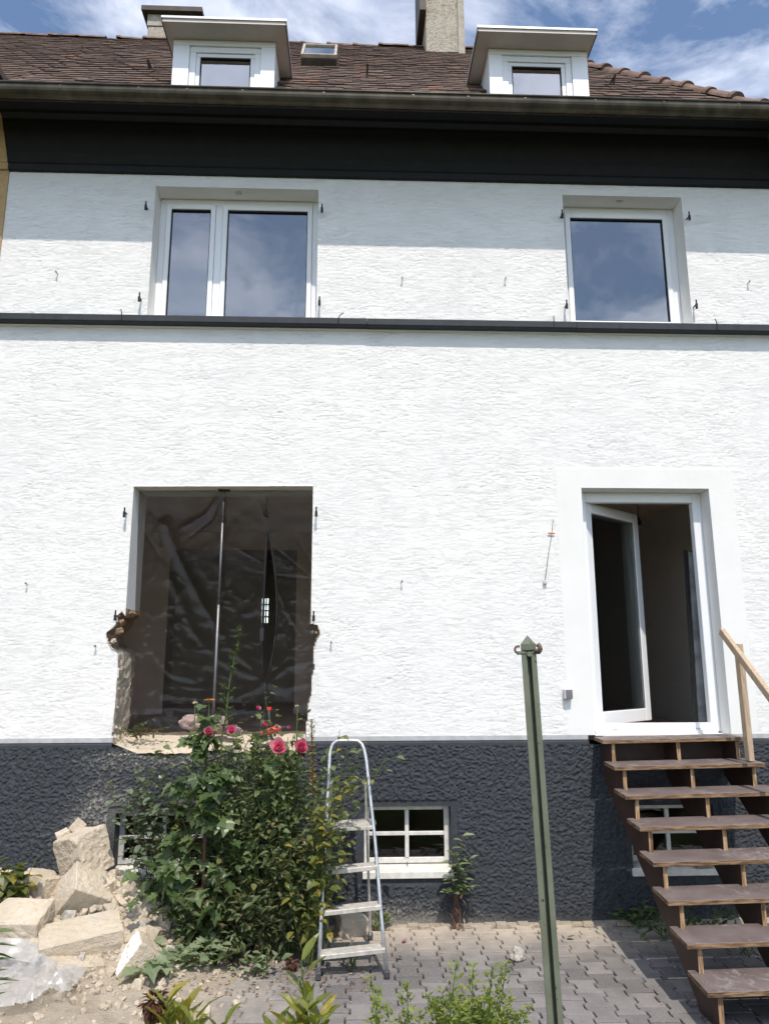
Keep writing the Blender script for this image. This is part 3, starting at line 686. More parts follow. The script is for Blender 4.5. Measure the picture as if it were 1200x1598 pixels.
# snow hooks on the roof
for (px, py) in ((238, 112), (573, 118), (951, 135)):
    p = PP(px, py, roof_pt(0, 0)+rnorm*.04, rnorm); mb = MB(); mb.tube([p-slope*.12+rnorm*.03, p-slope*.12+rnorm*.12, p-slope*.02+rnorm*.04, p+slope*.2+rnorm*.03], .012, 6); mb.build('snow_hook', CHIM_CAP, roof)
# dormers
DY = -0.30
def dormer(x0, x1, sx0, sx1, gx0, gx1, par=house, mirror=False):
    zt = 8.13; zb = 7.30; yb = 1.05
    ow = [(x0, zb), (gx0-.10, zb), (gx0-.10, zt-.08), (gx1+.10, zt-.08), (gx1+.10, zb), (x1, zb), (x1, zt), (x0, zt)]
    mb = MB()                                    # front: two posts and a lintel
    mb.box((x0, DY, zb), (gx0-.102, DY+.06, zt-.062)); mb.box((gx1+.102, DY, zb), (x1, DY+.06, zt-.062)); mb.box((x0, DY, zt-.06), (x1, DY+.06, zt))
    d = mb.build('dormer', PVC, par, bevel=0.002)
    for (a, b) in ((x0, x0+.04), (x1-.04, x1)):
        mb = MB(); mb.box((a+(.001 if a == x0 else 0), DY+.062, zb), (b-(0 if a == x0 else .001), yb, zt-.001)); mb.build('cheek', PVC, d)
    mb = MB(); fz = zt-.062; y = DY+.018
    for q in (((gx0-.10, y, zb), (gx0-.04, y+.05, fz-.062)), ((gx1+.04, y, zb), (gx1+.10, y+.05, fz-.062)), ((gx0-.10, y, fz-.06), (gx1+.10, y+.05, fz))): mb.box(*q)
    y2 = y+.014
    for q in (((gx0-.039, y2, zb), (gx0, y2+.05, fz-.103)), ((gx1, y2, zb), (gx1+.039, y2+.05, fz-.103)), ((gx0-.039, y2, fz-.102), (gx1+.039, y2+.05, fz-.063))): mb.box(*q)
    mb.build('window_frame', PVC, d, bevel=0.002)
    mb = MB(); mb.box((gx0, y2+.018, zb), (gx1, y2+.024, fz-.104)); mb.build('pane', DORMER_GLASS, d)
    mb = MB(); mb.box((gx0, y2+.005, fz-.1155), (gx1, y2+.017, fz-.1035)); mb.box((gx0+.0005, y2+.005, zb), (gx0+.010, y2+.017, fz-.116)); mb.box((gx1-.010, y2+.005, zb), (gx1-.0005, y2+.017, fz-.116)); mb.build('gasket', GASKET, d)
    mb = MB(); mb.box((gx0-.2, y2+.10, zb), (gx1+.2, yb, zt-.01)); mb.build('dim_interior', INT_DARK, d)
    mb = MB(); mb.box((sx0+.012, DY-.205, zt+.002), (sx1-.012, yb+.3, zt+.035)); mb.build('soffit', SOFFIT, d)
    mb = MB(); mb.box((sx0, DY-.218, zt+.036), (sx1, yb+.3, zt+.058)); mb.build('dormer_roof', SHEETMETAL, d)
    mb = MB(); mb.box((sx0, DY-.206, zt+.0), (sx0+.011, yb+.3, zt+.035)); mb.box((sx1-.011, DY-.206, zt+.0), (sx1, yb+.3, zt+.035)); mb.build('verge_trim', SOFFIT_DARK, d)
    return d
g0 = PY(312, 110, DY+.03).x; g1 = PY(391, 110, DY+.03).x; g2 = PY(799, 120, DY+.03).x; g3 = PY(876, 120, DY+.03).x
dormer(DORM[0][0], DORM[0][1], -1.885, -0.690, g0, g1); dormer(DORM[1][0], DORM[1][1], 1.160, 2.342, g2, g3)
# chimneys
def chimney(px0, px1, y, depth, ztop, pybase, cap, strip=False):
    a = PY(px0, pybase, y); b = PY(px1, pybase, y)
    mb = MB(); mb.box((a.x, y, a.z-.9), (b.x, y+depth, ztop)); c = mb.build('chimney', CHIMNEY, house, bevel=.01)
    if strip:
        w_ = (b.x-a.x); mb = MB(); mb.box((b.x-w_*.13, y-.03, a.z-.7), (b.x+.02, y-.002, ztop)); mb.build('corner_strip', CHIM_TRIM, c)
        mb = MB(); mb.box((a.x-.03, y-.05, a.z-.75), (b.x+.03, y-.004, a.z-.02)); mb.build('flashing', CHIM_CAP, c)
    if cap:
        mb = MB(); mb.box((a.x-.01, y-.012, ztop+.001), (b.x+.01, y+depth+.012, ztop+.20)); mb.build('cap_band', CHIM_TRIM, c)
        mb = MB(); mb.box((a.x-.09, y-.09, ztop+.201), (b.x+.09, y+depth+.09, ztop+.28)); mb.build('cap_slab', CHIM_CAP, c)
    return c
chimney(230, 306, 3.0, .7, 11.51, 60, True)
c2 = chimney(665, 723, 2.15, .6, 11.75, 84, False, True)
p = PY(660, 10, 2.1); mb = MB(); mb.box((p.x-.05, 2.05, p.z-.1), (p.x+.04, 2.75, p.z+.9)); mb.build('side_flue_box', CHIM_CAP, c2)
# roof hatch
p = PP(498, 99, roof_pt(0, 0)+rnorm*.05, rnorm)
Mh = Matrix((Vector((1, 0, 0)), slope, rnorm)).transposed().to_4x4(); Mh.translation = p
Mg = Mh @ Euler((rad(5), 0, 0)).to_matrix().to_4x4()
mb = MB(); mb.box((-.21, -.05, -.02), (.21, .62, .05), M=Mh); sk = mb.build('roof_hatch', CHIM_CAP, house)
mb = MB()
for q in (((-.21, -.02, .06), (-.18, .55, .10)), ((.18, -.02, .06), (.21, .55, .10)), ((-.179, -.02, .06), (.179, .012, .10)), ((-.179, .52, .06), (.179, .55, .10))): mb.box(*q, M=Mg)
mb.build('hatch_frame', CHIM_TRIM, sk)
mb = MB(); mb.box((-.178, .013, .072), (.178, .519, .08), M=Mg); mb.build('pane', glass_mat('hatch_glass', .30, (.4, .42, .42)), sk)

# ------------------------------------------------------------------ windows
def casement(par, x0, x1, z0, z1, y, fw, dpt=0.06, name='sash', glass=GLASS, mat=PVC, handle=False):
    mb = MB()
    mb.box((x0, y, z0), (x0+fw, y+dpt, z1)); mb.box((x1-fw, y, z0), (x1, y+dpt, z1))
    mb.box((x0+fw+.0002, y+.0006, z0), (x1-fw-.0002, y+dpt, z0+fw)); mb.box((x0+fw+.0002, y+.0006, z1-fw), (x1-fw-.0002, y+dpt, z1))
    s = mb.build(name, mat, par, bevel=.004)
    a, b, c, d = x0+fw, x1-fw, z0+fw, z1-fw
    mb = MB(); mb.box((a, y+.030, c), (b, y+.036, d)); mb.build('pane', glass, s) if False else None
    return s, (a, b, c, d)
def pane_in(par, a, b, c, d, y, glass=GLASS, gasket=True):
    mb = MB(); mb.box((a, y+.030, c), (b, y+.036, d)); mb.build('pane', glass, par)
    if gasket:
        g = .007; mb = MB()
        mb.box((a, y+.012, c), (a+g, y+.029, d)); mb.box((b-g, y+.012, c), (b, y+.029, d)); mb.box((a+g, y+.012, c), (b-g, y+.029, c+g)); mb.box((a+g, y+.012, d-g*2), (b-g, y+.029, d))
        mb.build('gasket', GASKET, par)
def frame_part(par, x0, x1, z0, z1, y, fw, mat=PVC, name='window', bw=None, tw=None, mull=None, d=.07):
    bw = bw or fw; tw = tw or fw; mb = MB()
    mb.box((x0, y, z0), (x0+fw, y+d, z1)); mb.box((x1-fw, y, z0), (x1, y+d, z1))
    mb.box((x0+fw+.0003, y+.0005, z0), (x1-fw-.0003, y+d, z0+bw)); mb.box((x0+fw+.0003, y+.0005, z1-tw), (x1-fw-.0003, y+d, z1))
    if mull: mb.box((mull-.035, y-.001, z0+bw), (mull+.035, y+d, z1-tw))
    return mb.build(name, mat, par, bevel=.004)
WY = 0.20
# upper left window, narrow and wide casement
o1 = OP_W1; win1 = frame_part(house, o1[0]+.001, o1[1]-.001, o1[2]+.001, o1[3]-.001, WY, .065, mull=PY(339, 420, WY).x)
mul = PY(339, 420, WY).x
for (a, b) in ((o1[0]+.068, mul-.037), (mul+.037, o1[1]-.068)):
    s, q = casement(win1, a, b, o1[2]+.068, o1[3]-.068, WY-.014, .048); pane_in(win1, *q, WY-.014)
o2 = OP_W2; win2 = frame_part(house, o2[0]+.001, o2[1]-.001, o2[2]+.001, o2[3]-.001, WY, .070)
s, q = casement(win2, o2[0]+.073, o2[1]-.073, o2[2]+.073, o2[3]-.073, WY-.014, .052); pane_in(win2, *q, WY-.014)
for w_, r_ in ((win1, o1), (win2, o2)):
    mb = MB(); xm = (r_[0]+r_[1])/2; mb.box((xm-.03, .06, r_[3]-.012), (xm+.03, .085, r_[3]-.0005)); mb.build('shutter_clip', GREY_PLASTIC, w_)
    mb = MB(); mb.box((r_[0]+.04, WY+.09, r_[3]-.16), (r_[1]-.04, WY+.15, r_[3]-.04)); mb.build('roller_blind_roll', SOFFIT_DARK, w_)
# cellar windows
def cellar(r, y, glass, mat, open_=False):
    x0, x1, z0, z1 = r; zs = z0+.085
    w_ = frame_part(house, x0+.001, x1-.001, zs, z1-.001, y, .045, mat, 'cellar_window', d=.05)
    xm, zm = (x0+x1)/2, (zs+z1)/2; a, b, c, d = x0+.046, x1-.046, zs+.046, z1-.046
    mb = MB(); mb.box((xm-.017, y-.006, c), (xm+.017, y+.04, d)); mb.build('glazing_bar', mat, w_, bevel=.003)
    for (p, q) in ((a, xm-.0172), (xm+.0172, b)):
        mb = MB(); mb.box((p, y-.005, zm-.015), (q, y+.04, zm+.015)); mb.build('glazing_bar', mat, w_, bevel=.003)
    for (p, q) in ((a, xm-.0175), (xm+.0175, b)):
        for (e_, f_) in ((c, zm-.0155), (zm+.0155, d)):
            mb = MB(); mb.box((p, y+.012, e_), (q, y+.016, f_)); mb.build('pane', glass, w_)
    mb = MB(); mb.prism([(y+.05, zs-.002), (-.015, z0+.055), (-.050, z0+.050), (-.050, z0-.002), (y+.05, z0-.002)], 'x', x0-.012, x1+.012); mb.build('sill', OLD_WHITE, w_, bevel=.003)
    mb = MB(); mb.tube([(xm, y-.012, zs+.012), (xm, y-.03, zs+.006), (xm, y-.03, zs-.02)], .004, 6); mb.build('latch', NAIL, w_)
    return w_
cellar(BW1, .10, OLD_GLASS, GREY_PLASTIC); cellar(BW2, .085, OLD_GLASS, OLD_WHITE); cellar(BW3, .085, OLD_GLASS, OLD_WHITE)
# terrace door: frame and open leaf
od = OP_DOOR; DYF = .175
dfr = frame_part(house, od[0]+.001, od[1]-.001, od[2]+.012, od[3]-.001, DYF, .085, name='door_frame', bw=.075, tw=.095, d=.075)
mb = MB(); mb.box((od[0]+.05, DYF-.045, od[2]+.0), (od[1]-.05, DYF-.001, od[2]+.030)); mb.build('threshold', SHEETMETAL, dfr)
for px in (960, 1090):
    p = PY(px, 1144, DYF-.002); mb = MB(); mb.box((p.x-.022, DYF-.006, od[2]+.036), (p.x+.022, DYF-.0005, od[2]+.044)); mb.build('drain_cap', GREY_PLASTIC, dfr)
hx_, hy_ = od[0]+.075, DYF+.06
Md = Matrix.Translation((hx_, hy_, 0)) @ Euler((0, 0, rad(40))).to_matrix().to_4x4()
lw, lz0, lz1, lf = .96, od[2]+.065, od[3]-.085, .095
leaf = MB()
for q in (((0, -.035, lz0), (lf, .035, lz1)), ((lw-lf, -.035, lz0), (lw, .035, lz1)), ((lf+.0003, -.0345, lz0), (lw-lf-.0003, .0345, lz0+lf+.02)), ((lf+.0003, -.0345, lz1-lf), (lw-lf-.0003, .0345, lz1))): leaf.box(*q, M=Md)
lo = leaf.build('door_leaf', PVC, house, bevel=.005)
mb = MB(); mb.box((lf, -.012, lz0+lf+.02), (lw-lf, .012, lz1-lf), M=Md); mb.build('pane', DOOR_GLASS, lo)
mb = MB(); mb.box((lw-lf, -.030, lz0+lf+.02), (lw-lf+.001, -.013, lz1-lf), M=Md); mb.box((lw-.004, -.036, lz0), (lw+.004, -.020, lz1), M=Md); mb.build('gasket', GASKET, lo)
mb = MB(); hz = lz0+1.0
mb.tube([Md @ Vector((lw-.045, .036, hz)), Md @ Vector((lw-.045, .075, hz)), Md @ Vector((lw-.175, .078, hz))], .011, 8); mb.build('handle', PVC, lo, smooth=True)
for z in (lz0+.2, lz1-.2):
    mb = MB(); mb.tube([(hx_-.004, hy_-.045, z), (hx_-.004, hy_-.045, z+.09)], .009, 8); mb.build('hinge', PVC, lo, smooth=True)
# ------------------------------------------------------------------ rooms behind the openings
def room(x0, x1, y0, y1, z0, z1, wall, floor, back=None, doorway=None, ceil=None):
    mb = MB()
    mb.add([(x0,y0,z0),(x0,y1,z0),(x0,y1,z1),(x0,y0,z1)], [(0,1,2,3)]); mb.add([(x1,y0,z0),(x1,y0,z1),(x1,y1,z1),(x1,y1,z0)], [(0,1,2,3)])
    if doorway:
        a, b, c, d = doorway
        for q in ((x0, a, z0, z1), (b, x1, z0, z1), (a, b, d, z1), (a, b, z0, c)):
            if q[1]-q[0] > 1e-3 and q[3]-q[2] > 1e-3: mb.add([(q[0],y1,q[2]),(q[1],y1,q[2]),(q[1],y1,q[3]),(q[0],y1,q[3])], [(0,1,2,3)])
    else: mb.add([(x0,y1,z0),(x1,y1,z0),(x1,y1,z1),(x0,y1,z1)], [(0,1,2,3)])
    mb.build('interior_wall', wall, house, fixn=False)
    mb = MB(); mb.add([(x0,y0,z1),(x1,y0,z1),(x1,y1,z1),(x0,y1,z1)], [(0,1,2,3)]); mb.build('interior_ceiling', ceil or wall, house, fixn=False)
    mb = MB(); mb.add([(x0,y0,z0),(x1,y0,z0),(x1,y1,z0),(x0,y1,z0)], [(0,1,2,3)]); mb.build('interior_floor', floor, house, fixn=False)
FZ = 1.40; CZ = 3.98
dw = (PY(262, 950, 4.2).x, PY(462, 950, 4.2).x, FZ, PY(360, 858, 4.2).z)
room(-3.3, 1.2, WT, 4.2, FZ, CZ, INT_WALL, INT_FLOOR, doorway=dw)
bwn = (PY(409, 950, 7.2).x, PY(419, 950, 7.2).x, PY(400, 972, 7.2).z, PY(400, 934, 7.2).z)
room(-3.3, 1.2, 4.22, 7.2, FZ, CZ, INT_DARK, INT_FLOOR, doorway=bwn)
mb = MB()
for k in range(1, 3):
    x = bwn[0]+(bwn[1]-bwn[0])*k/3; mb.box((x-.012, 7.19, bwn[2]), (x+.012, 7.22, bwn[3]))
for k in range(1, 4):
    z = bwn[2]+(bwn[3]-bwn[2])*k/4; mb.box((bwn[0], 7.192, z-.012), (bwn[1], 7.218, z+.012))
mb.build('rear_window_bars', PVC, house)
room(1.3, 4.2, WT, 4.4, FZ, CZ, INT_WALL, INT_FLOOR)
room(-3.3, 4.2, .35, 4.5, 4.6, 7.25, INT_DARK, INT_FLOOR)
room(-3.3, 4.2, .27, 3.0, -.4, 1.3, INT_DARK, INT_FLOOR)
# inner faces of the front wall around the openings
mb = MB()
def inner(y, x0, x1, z0, z1, holes):
    xs = sorted(set([x0, x1]+[h for q in holes for h in q[:2]])); zs = sorted(set([z0, z1]+[h for q in holes for h in q[2:]]))
    for a, b in zip(xs[:-1], xs[1:]):
        for c, d in zip(zs[:-1], zs[1:]):
            xm, zm = (a+b)/2, (c+d)/2
            if any(q[0] < xm < q[1] and q[2] < zm < q[3] for q in holes): continue
            mb.add([(a,y,c),(b,y,c),(b,y,d),(a,y,d)], [(0,1,2,3)])
inner(WT-.002, -3.3, 4.2, FZ, CZ, [(-2.20, -.30, FZ, 3.68), OP_DOOR]); inner(.32, -3.3, 4.2, 4.6, 7.25, [OP_W1, OP_W2]); inner(.262, -3.3, 4.2, -.4, 1.3, [BW1, BW2, BW3])
mb.build('inner_wall_face', INT_WALL, house, fixn=False)
mb = MB(); mb.box((1.4, 4.36, FZ+.002), (4.1, 4.39, FZ+.09)); mb.tube([(1.4, 4.30, FZ+.12), (4.1, 4.30, FZ+.12)], .014, 8); mb.tube([(1.4, 4.30, FZ+.2), (4.1, 4.30, FZ+.2)], .014, 8); mb.build('heating_pipes', SOFFIT_DARK, house)
# ------------------------------------------------------------------ small iron things fixed to the wall
pin = MB(); pin.tube([(0, 0.02, 0), (0, -.045, 0)], .007, 6); pin.tube([(0, -.045, -.045), (0, -.045, .005)], .0125, 8); pin.tube([(0, -.045, .005), (0, -.045, .045)], .0075, 8)
pin_me = pin.mesh('shutter_pintle', IRON)
for (px, py) in ((230, 325), (503, 329), (220, 467), (499, 473), (875, 338), (1072, 341), (882, 478), (1083, 478), (197, 801), (494, 800), (183, 961), (490, 962)):
    inst('shutter_pintle', pin_me, house, Matrix.Translation(PY(px, py, -.02)))
nl = MB(); nl.tube([(0, .02, 0), (0, -.040, .004)], .0045, 6); nl.tube([(0, -.034, .004), (0, -.044, .004)], .010, 8); nail_me = nl.mesh('nail', NAIL)
for (px, py) in ((91, 428), (628, 437), (788, 437), (1166, 443), (43, 912), (626, 909), (150, 1008), (516, 1004)):
    inst('nail', nail_me, house, Matrix.Translation(PY(px, py, 0)) @ Euler((rg.uniform(-.1, .1), 0, rg.uniform(-.2, .2))).to_matrix().to_4x4())
for (px, lean) in ((191, -.3), (528, .8), (863, .1), (1116, -.1)):
    p = PY(px, 500, -.09); p.z = 5.29; mb = MB(); mb.tube([p+Vector((0, -.018, -.06)), p+Vector((0, -.020, .0)), p+Vector((lean*.03, -.012, .035)), p+Vector((lean*.06, .0, .06))], .005, 6); mb.build('wire_hook', IRON, house)
# ------------------------------------------------------------------ the neighbouring house (tan), its cornice, gutter and roof
nb = thing('neighbouring_house', 'tan rendered neighbouring house with brown tiled roof at the left edge', 'house', (-4.6, 0.2, 0))
mb = MB(); mb.box((-6.2, -0.012, -.05), (XL-.002, 4, 6.86)); mb.build('wall', TAN_WALL, nb)
cornice(-6.2, XL-.002, TAN_WALL, nb); gutter(-6.2, XL-.001, nb)
mb = MB(); mb.add([(-6.2, RY0, RZ0+e), (XL, RY0, RZ0+e), (XL, RY0+RL, rz), (-6.2, RY0+RL, rz)], [(0,1,2,3)]); nroof = mb.build('roof', TILE, nb, fixn=False)
tiles(-6.2, XL-.005, nroof, 9, cut=False)
capped((-6.2, RY0+RL, RZ0+RP*RL-.02), (XL-.36, RY0+RL, RZ0+RP*RL-.02), ridge_me, 'ridge_tile', nroof, 15)
pe = PY(3, 118, -.30)
mb = MB(); mb.box((pe.x-1.0, -.50, pe.z+.03), (pe.x-.02, 1.0, pe.z+.10)); mb.box((pe.x-.9, -.30, pe.z-.5), (pe.x-.10, .9, pe.z+.03)); mb.build('dormer', SOFFIT_DARK, nb)
#PART3
# ================================================================== WOODEN STAIRS
SX0, SX1 = 2.065, 3.235; TT = .030; RISE = .178; GO = .227; TZ1 = 2.1-.63; TF1 = -.335; TD = .315
stairs = thing('wooden_staircase', 'open brown plywood staircase with pine handrail leading up to the terrace door', 'staircase', (2.65, -.9, 0))
rg = random.Random(21)
def roll(x): return (x-SX0)*0.016
tread_y = []
for k in range(8):
    zt = TZ1-RISE*k; yf = TF1-GO*k; yb = yf+TD; 
    if k == 0: yb = -.045
    sk_ = -.022; jl, jr = rg.uniform(-.008, .008), rg.uniform(-.01, .02)+(.04 if k in (1, 2) else 0)
    p = [(SX0+sk_+jl, yf), (SX1+sk_+jr, yf-.004), (SX1+jr, yb), (SX0+jl, yb)]; mb = MB(); vv = []
    for dz in (-TT, 0):
        for (x, y) in p: vv.append((x, y, zt+dz+roll(x)))
    b0 = len(mb.v); mb.v += vv; mb.r += [0]*8
    for f, mi in (((0,3,2,1), 0), ((4,5,6,7), 0), ((0,1,5,4), 1), ((1,2,6,5), 1), ((2,3,7,6), 1), ((3,0,4,7), 1)): mb.f.append(f); mb.m.append(mi)
    mb.build('tread', [FILM, PLY_EDGE], stairs, bevel=.0018); tread_y.append((yf, zt))
def stringer(x, th=.030):
    top = []; pts = []
    dz = roll(x)
    for k, (yf, zt) in enumerate(tread_y):
        zb = zt-TT-.001+dz; ye = yf+.035
        zn = (tread_y[k+1][1]+.0005+dz) if k < 7 else 0.004
        if k == 0: pts.append((-.05, zb))
        pts += [(ye, zb), (ye, zn)]
        if k < 7: pts[-1] = (ye, tread_y[k+1][1]-TT-.001+dz)
    # underside: parallel to the slope
    yl, zl = tread_y[-1]
    pts += [(yl+.30, .004), (yl+.34, .06)]
    pts += [(-.05, TZ1-TT-.30+dz)]
    mb = MB(); mb.prism(pts, 'x', x, x+th, 0, 1)
    # saw-tooth prism: sides get the plywood edge
    return mb.build('stringer', [FILM_DARK, PLY_UP], stairs, bevel=0.0)
for x in (2.120, 2.665, 3.165): stringer(x)
mb = MB(); mb.box((2.13, -.043, TZ1-.20), (3.16, -.026, TZ1-TT-.004)); mb.build('back_board', FILM_DARK, stairs)
# handrail and its post
A = PY(1121, 985, -.30); hr = Vector((0.0, -GO, -RISE)).normalized(); xr = 3.135
A = Vector((xr, -.30, A.z)); Bp = A+hr*2.3; nrm = Vector((0, -hr.z, hr.y)); nrm = -nrm if nrm.z < 0 else nrm
def bar(a, b, wx, wn, mat, name, par):
    d = (b-a).normalized(); sx = Vector((1, 0, 0)); n_ = sx.cross(d).normalized(); mb = MB(); vv = []
    for p in (a, b):
        for (s1, s2) in ((-1,-1),(1,-1),(1,1),(-1,1)): vv.append(p+sx*wx/2*s1+n_*wn/2*s2)
    mb.add(vv, [(0,1,2,3),(4,5,6,7),(0,1,5,4),(1,2,6,5),(2,3,7,6),(3,0,4,7)]); return mb.build(name, mat, par, bevel=.003)
bar(A, Bp, .040, .062, PINE, 'handrail', stairs)
for yq, x_ in ((-.475, xr+.048), (-1.75, xr+.048)):
    zq = A.z+hr.z/hr.y*(yq-A.y)+.03; k = 1 if yq > -1 else 6
    bar(Vector((x_, yq, TZ1-RISE*k-.12 if k > 1 else TZ1-RISE+.006+roll(x_))), Vector((x_, yq+.01, zq-.005)), .044, .072, PINE, 'handrail_post', stairs)

# ================================================================== STEP LADDER
ladder = thing('step_ladder', 'small aluminium step ladder with hoop handle standing beside the rose bush', 'ladder', (0, -.8, 0))
f0 = PZ(497, 1530, .0); f1 = PZ(604, 1528, .0)
TY = -.60; t0 = PY(515, 1175, TY); t1 = PY(570, 1175, TY); tz = PY(540, 1156, TY).z
pl0 = (f0+f1)/2; pn = Vector((1, 0, 0)).cross(Vector((0, TY-pl0.y, tz-pl0.z))).normalized()
def on_plane(px, py): return PP(px, py, pl0, pn)
hoop = [on_plane(*q) for q in ((514, 1190), (514.5, 1178), (516, 1169), (519.5, 1161), (525, 1156.5), (532, 1155.5), (542, 1155.5), (552, 1155.5), (559, 1156.5), (564.5, 1161), (568, 1169), (570, 1178), (572, 1190))]
lad_l = on_plane(497, 1524); lad_r = on_plane(604, 1522)
mb = MB(); mb.tube([lad_l, on_plane(501, 1440), on_plane(508, 1310), *hoop, on_plane(585, 1310), on_plane(596, 1440), lad_r], .0135, 8); mb.build('front_rail', ALU, ladder, smooth=True)
def step(pyl, pyr, depth, th, mat, name, lx, rx, back=0.0):
    a = on_plane(lx, pyl); b = on_plane(rx, pyr); mb = MB(); vv = []
    for z in (-th, 0):
        for (p, dy) in ((a, -.028), (b, -.028), (b, depth-.028), (a, depth-.028)): vv.append((p.x, p.y+dy, p.z+z+(.004 if dy > 0 else 0)))
    mb.add(vv, [(0,3,2,1),(4,5,6,7),(0,1,5,4),(1,2,6,5),(2,3,7,6),(3,0,4,7)]); return mb.build(name, mat, ladder, bevel=.003)
step(1489, 1478, .105, .030, ALU_STEP, 'step', 500, 601); step(1421, 1411, .105, .030, ALU_STEP, 'step', 504, 595); step(1358, 1349, .105, .030, ALU_STEP, 'step', 507, 589)
step(1292, 1288, .26, .024, ALU_STEP, 'platform', 512, 581)
rf0 = PZ(513, 1468, 0); rf1 = PZ(572, 1466, 0); rj1 = on_plane(573, 1222)+Vector((-.012, .035, 0)); rj0 = on_plane(514, 1222)+Vector((.012, .035, 0))
rf0.x = rj0.x-.03; rf1.x = rj1.x+.045; rf0.y = rf1.y
for a, b in ((rj0, rf0), (rj1, rf1)): bar(a, b+Vector((0, 0, .02)), .020, .030, ALU_STEP, 'rear_leg', ladder)
q0 = rj0.lerp(rf0, .80); q1 = rj1.lerp(rf1, .80); mb = MB(); mb.tube([q0+Vector((0, -.018, 0)), q1+Vector((0, -.018, 0))], .010, 8); mb.build('rear_brace', ALU_STEP, ladder, smooth=True)
for p in (lad_l, lad_r, rf0, rf1):
    mb = MB(); mb.box((p.x-.019, p.y-.019, .003), (p.x+.019, p.y+.019, .05)); mb.build('rubber_foot', FOOT_PLASTIC, ladder, bevel=.006)

# ================================================================== CLOTHES LINE POST
PYY = -3.4
pt = PY(824, 1014, PYY); pb = PY(866, 1598, PYY); dirp = (pb-pt).normalized(); foot = pt+dirp*((pt.z-.22)/-dirp.z)
post = thing('clothesline_post', 'dark green steel clothes line post with rusty hooks at its pointed top', 'post', (foot.x, PYY, .22))
sx = Vector((1, 0, 0)); sx = (sx-dirp*sx.dot(dirp)).normalized(); sy = dirp.cross(sx); sy = -sy if sy.y > 0 else sy      # sy points to the viewer side
PH = .0315
prof = [(-PH, 0.0), (-PH, .008), (-.0095, .008), (-.0095, -.030), (.0095, -.030), (.0095, .008), (PH, .008), (PH, 0.0), (.0145, 0.0), (.0145, -.036), (-.0145, -.036), (-.0145, 0.0)]
mb = MB(); vv = []
for p in (pt, foot):
    for (a, b) in prof: vv.append(p+sx*a+sy*b)
n = len(prof); mb.add(vv, [tuple(range(n))[::-1], tuple(range(n, 2*n))]+[(i, (i+1) % n, n+(i+1) % n, n+i) for i in range(n)]); mb.build('post_section', GREEN_STEEL, post)
tip = pt-dirp*.062; mid = pt-dirp*.024
mb = MB(); sec = [(-PH, 0.0), (-PH, .010), (0, .024), (PH, .010), (PH, 0.0), (0, -.012)]
mb.add([pt+sx*a+sy*b for a, b in sec]+[mid+sx*a*1.0+sy*b for a, b in sec]+[tip], [tuple(range(6))[::-1]]+[(i, (i+1) % 6, 6+(i+1) % 6, 6+i) for i in range(6)]+[(6+i, 6+(i+1) % 6, 12) for i in range(6)]); mb.build('pointed_tip', GREEN_STEEL, post)
def hook(s, name='hook'):
    b = pt+dirp*.010+sx*s*.028; mb = MB(); pts = [b, b+sx*s*.008+dirp*.004]
    for k in range(9):
        a = rad(-85+k*25); pts.append(b+sx*s*(.015+.0145*math.cos(a))-dirp*(.012+.0145*math.sin(a)))
    mb.tube(pts, [.006]*2+[.0052]*8+[.0072], 7); mb.build(name, RUST, post, smooth=True)
hook(-1); hook(1)
b = pt+dirp*.006+sx*.026; mb = MB(); mb.tube([b+sy*.01, b+sx*.012+sy*.02, b+sx*.02-dirp*.018+sy*.025, b+sx*.012-dirp*.03+sy*.022], .009, 7); mb.build('hook', RUST, post, smooth=True)
mb = MB(); b = pt+dirp*.018+sy*.008; mb.tube([b, b+sy*.012], .011, 8); mb.build('bolt', GREEN_STEEL, post)
mb = MB(); b = pt+dirp*.012; mb.tube([b-sx*.05+sy*.004, b+sx*.05+sy*.004], .008, 7); mb.build('hook_bar', GREEN_STEEL, post)

# ================================================================== DUST SHEET, PROP POLE, LAMP SOCKETS
SHT = thing('plastic_dust_sheet', 'clear wrinkled plastic dust sheet with open black zip hung across the broken opening', 'dust sheet', (-1.2, .36, 1.44))
xs = np.linspace(-2.12, -0.30, 240); zs = np.linspace(1.40, 3.69, 300)
X, Z = np.meshgrid(xs, zs, indexing='ij'); tl = (3.69-Z)/2.29
zpx = PY(417, 950, .28).x
Yb = .15+.24*tl
w1 = np.zeros_like(X)
def fold(x0, z0, x1, z1, amp, wd):
    d = np.hypot(x1-x0, z1-z0); tx, tz = (x1-x0)/d, (z1-z0)/d
    al = (X-x0)*tx+(Z-z0)*tz; pe = -(X-x0)*tz+(Z-z0)*tx
    return amp*np.exp(-(pe/wd)**2)*sstep(-.1, .1, al)*sstep(d+.1, d-.1, al)
rgs = random.Random(17)
def drape(pts, amp, wd):
    pts = [PY(px, py, .27) for px, py in pts]; dm = np.full(X.shape, 9.0); sg = np.zeros(X.shape)
    fine_ = []
    for i in range(len(pts)-1):
        for k in range(30): fine_.append(pts[i].lerp(pts[i+1], k/30))
    for p in fine_:
        d_ = np.hypot(X-p.x, Z-p.z); sg = np.where(d_ < dm, X-p.x+Z-p.z, sg); dm = np.minimum(dm, d_)
    return amp*.45*np.exp(-(dm/wd)**2)
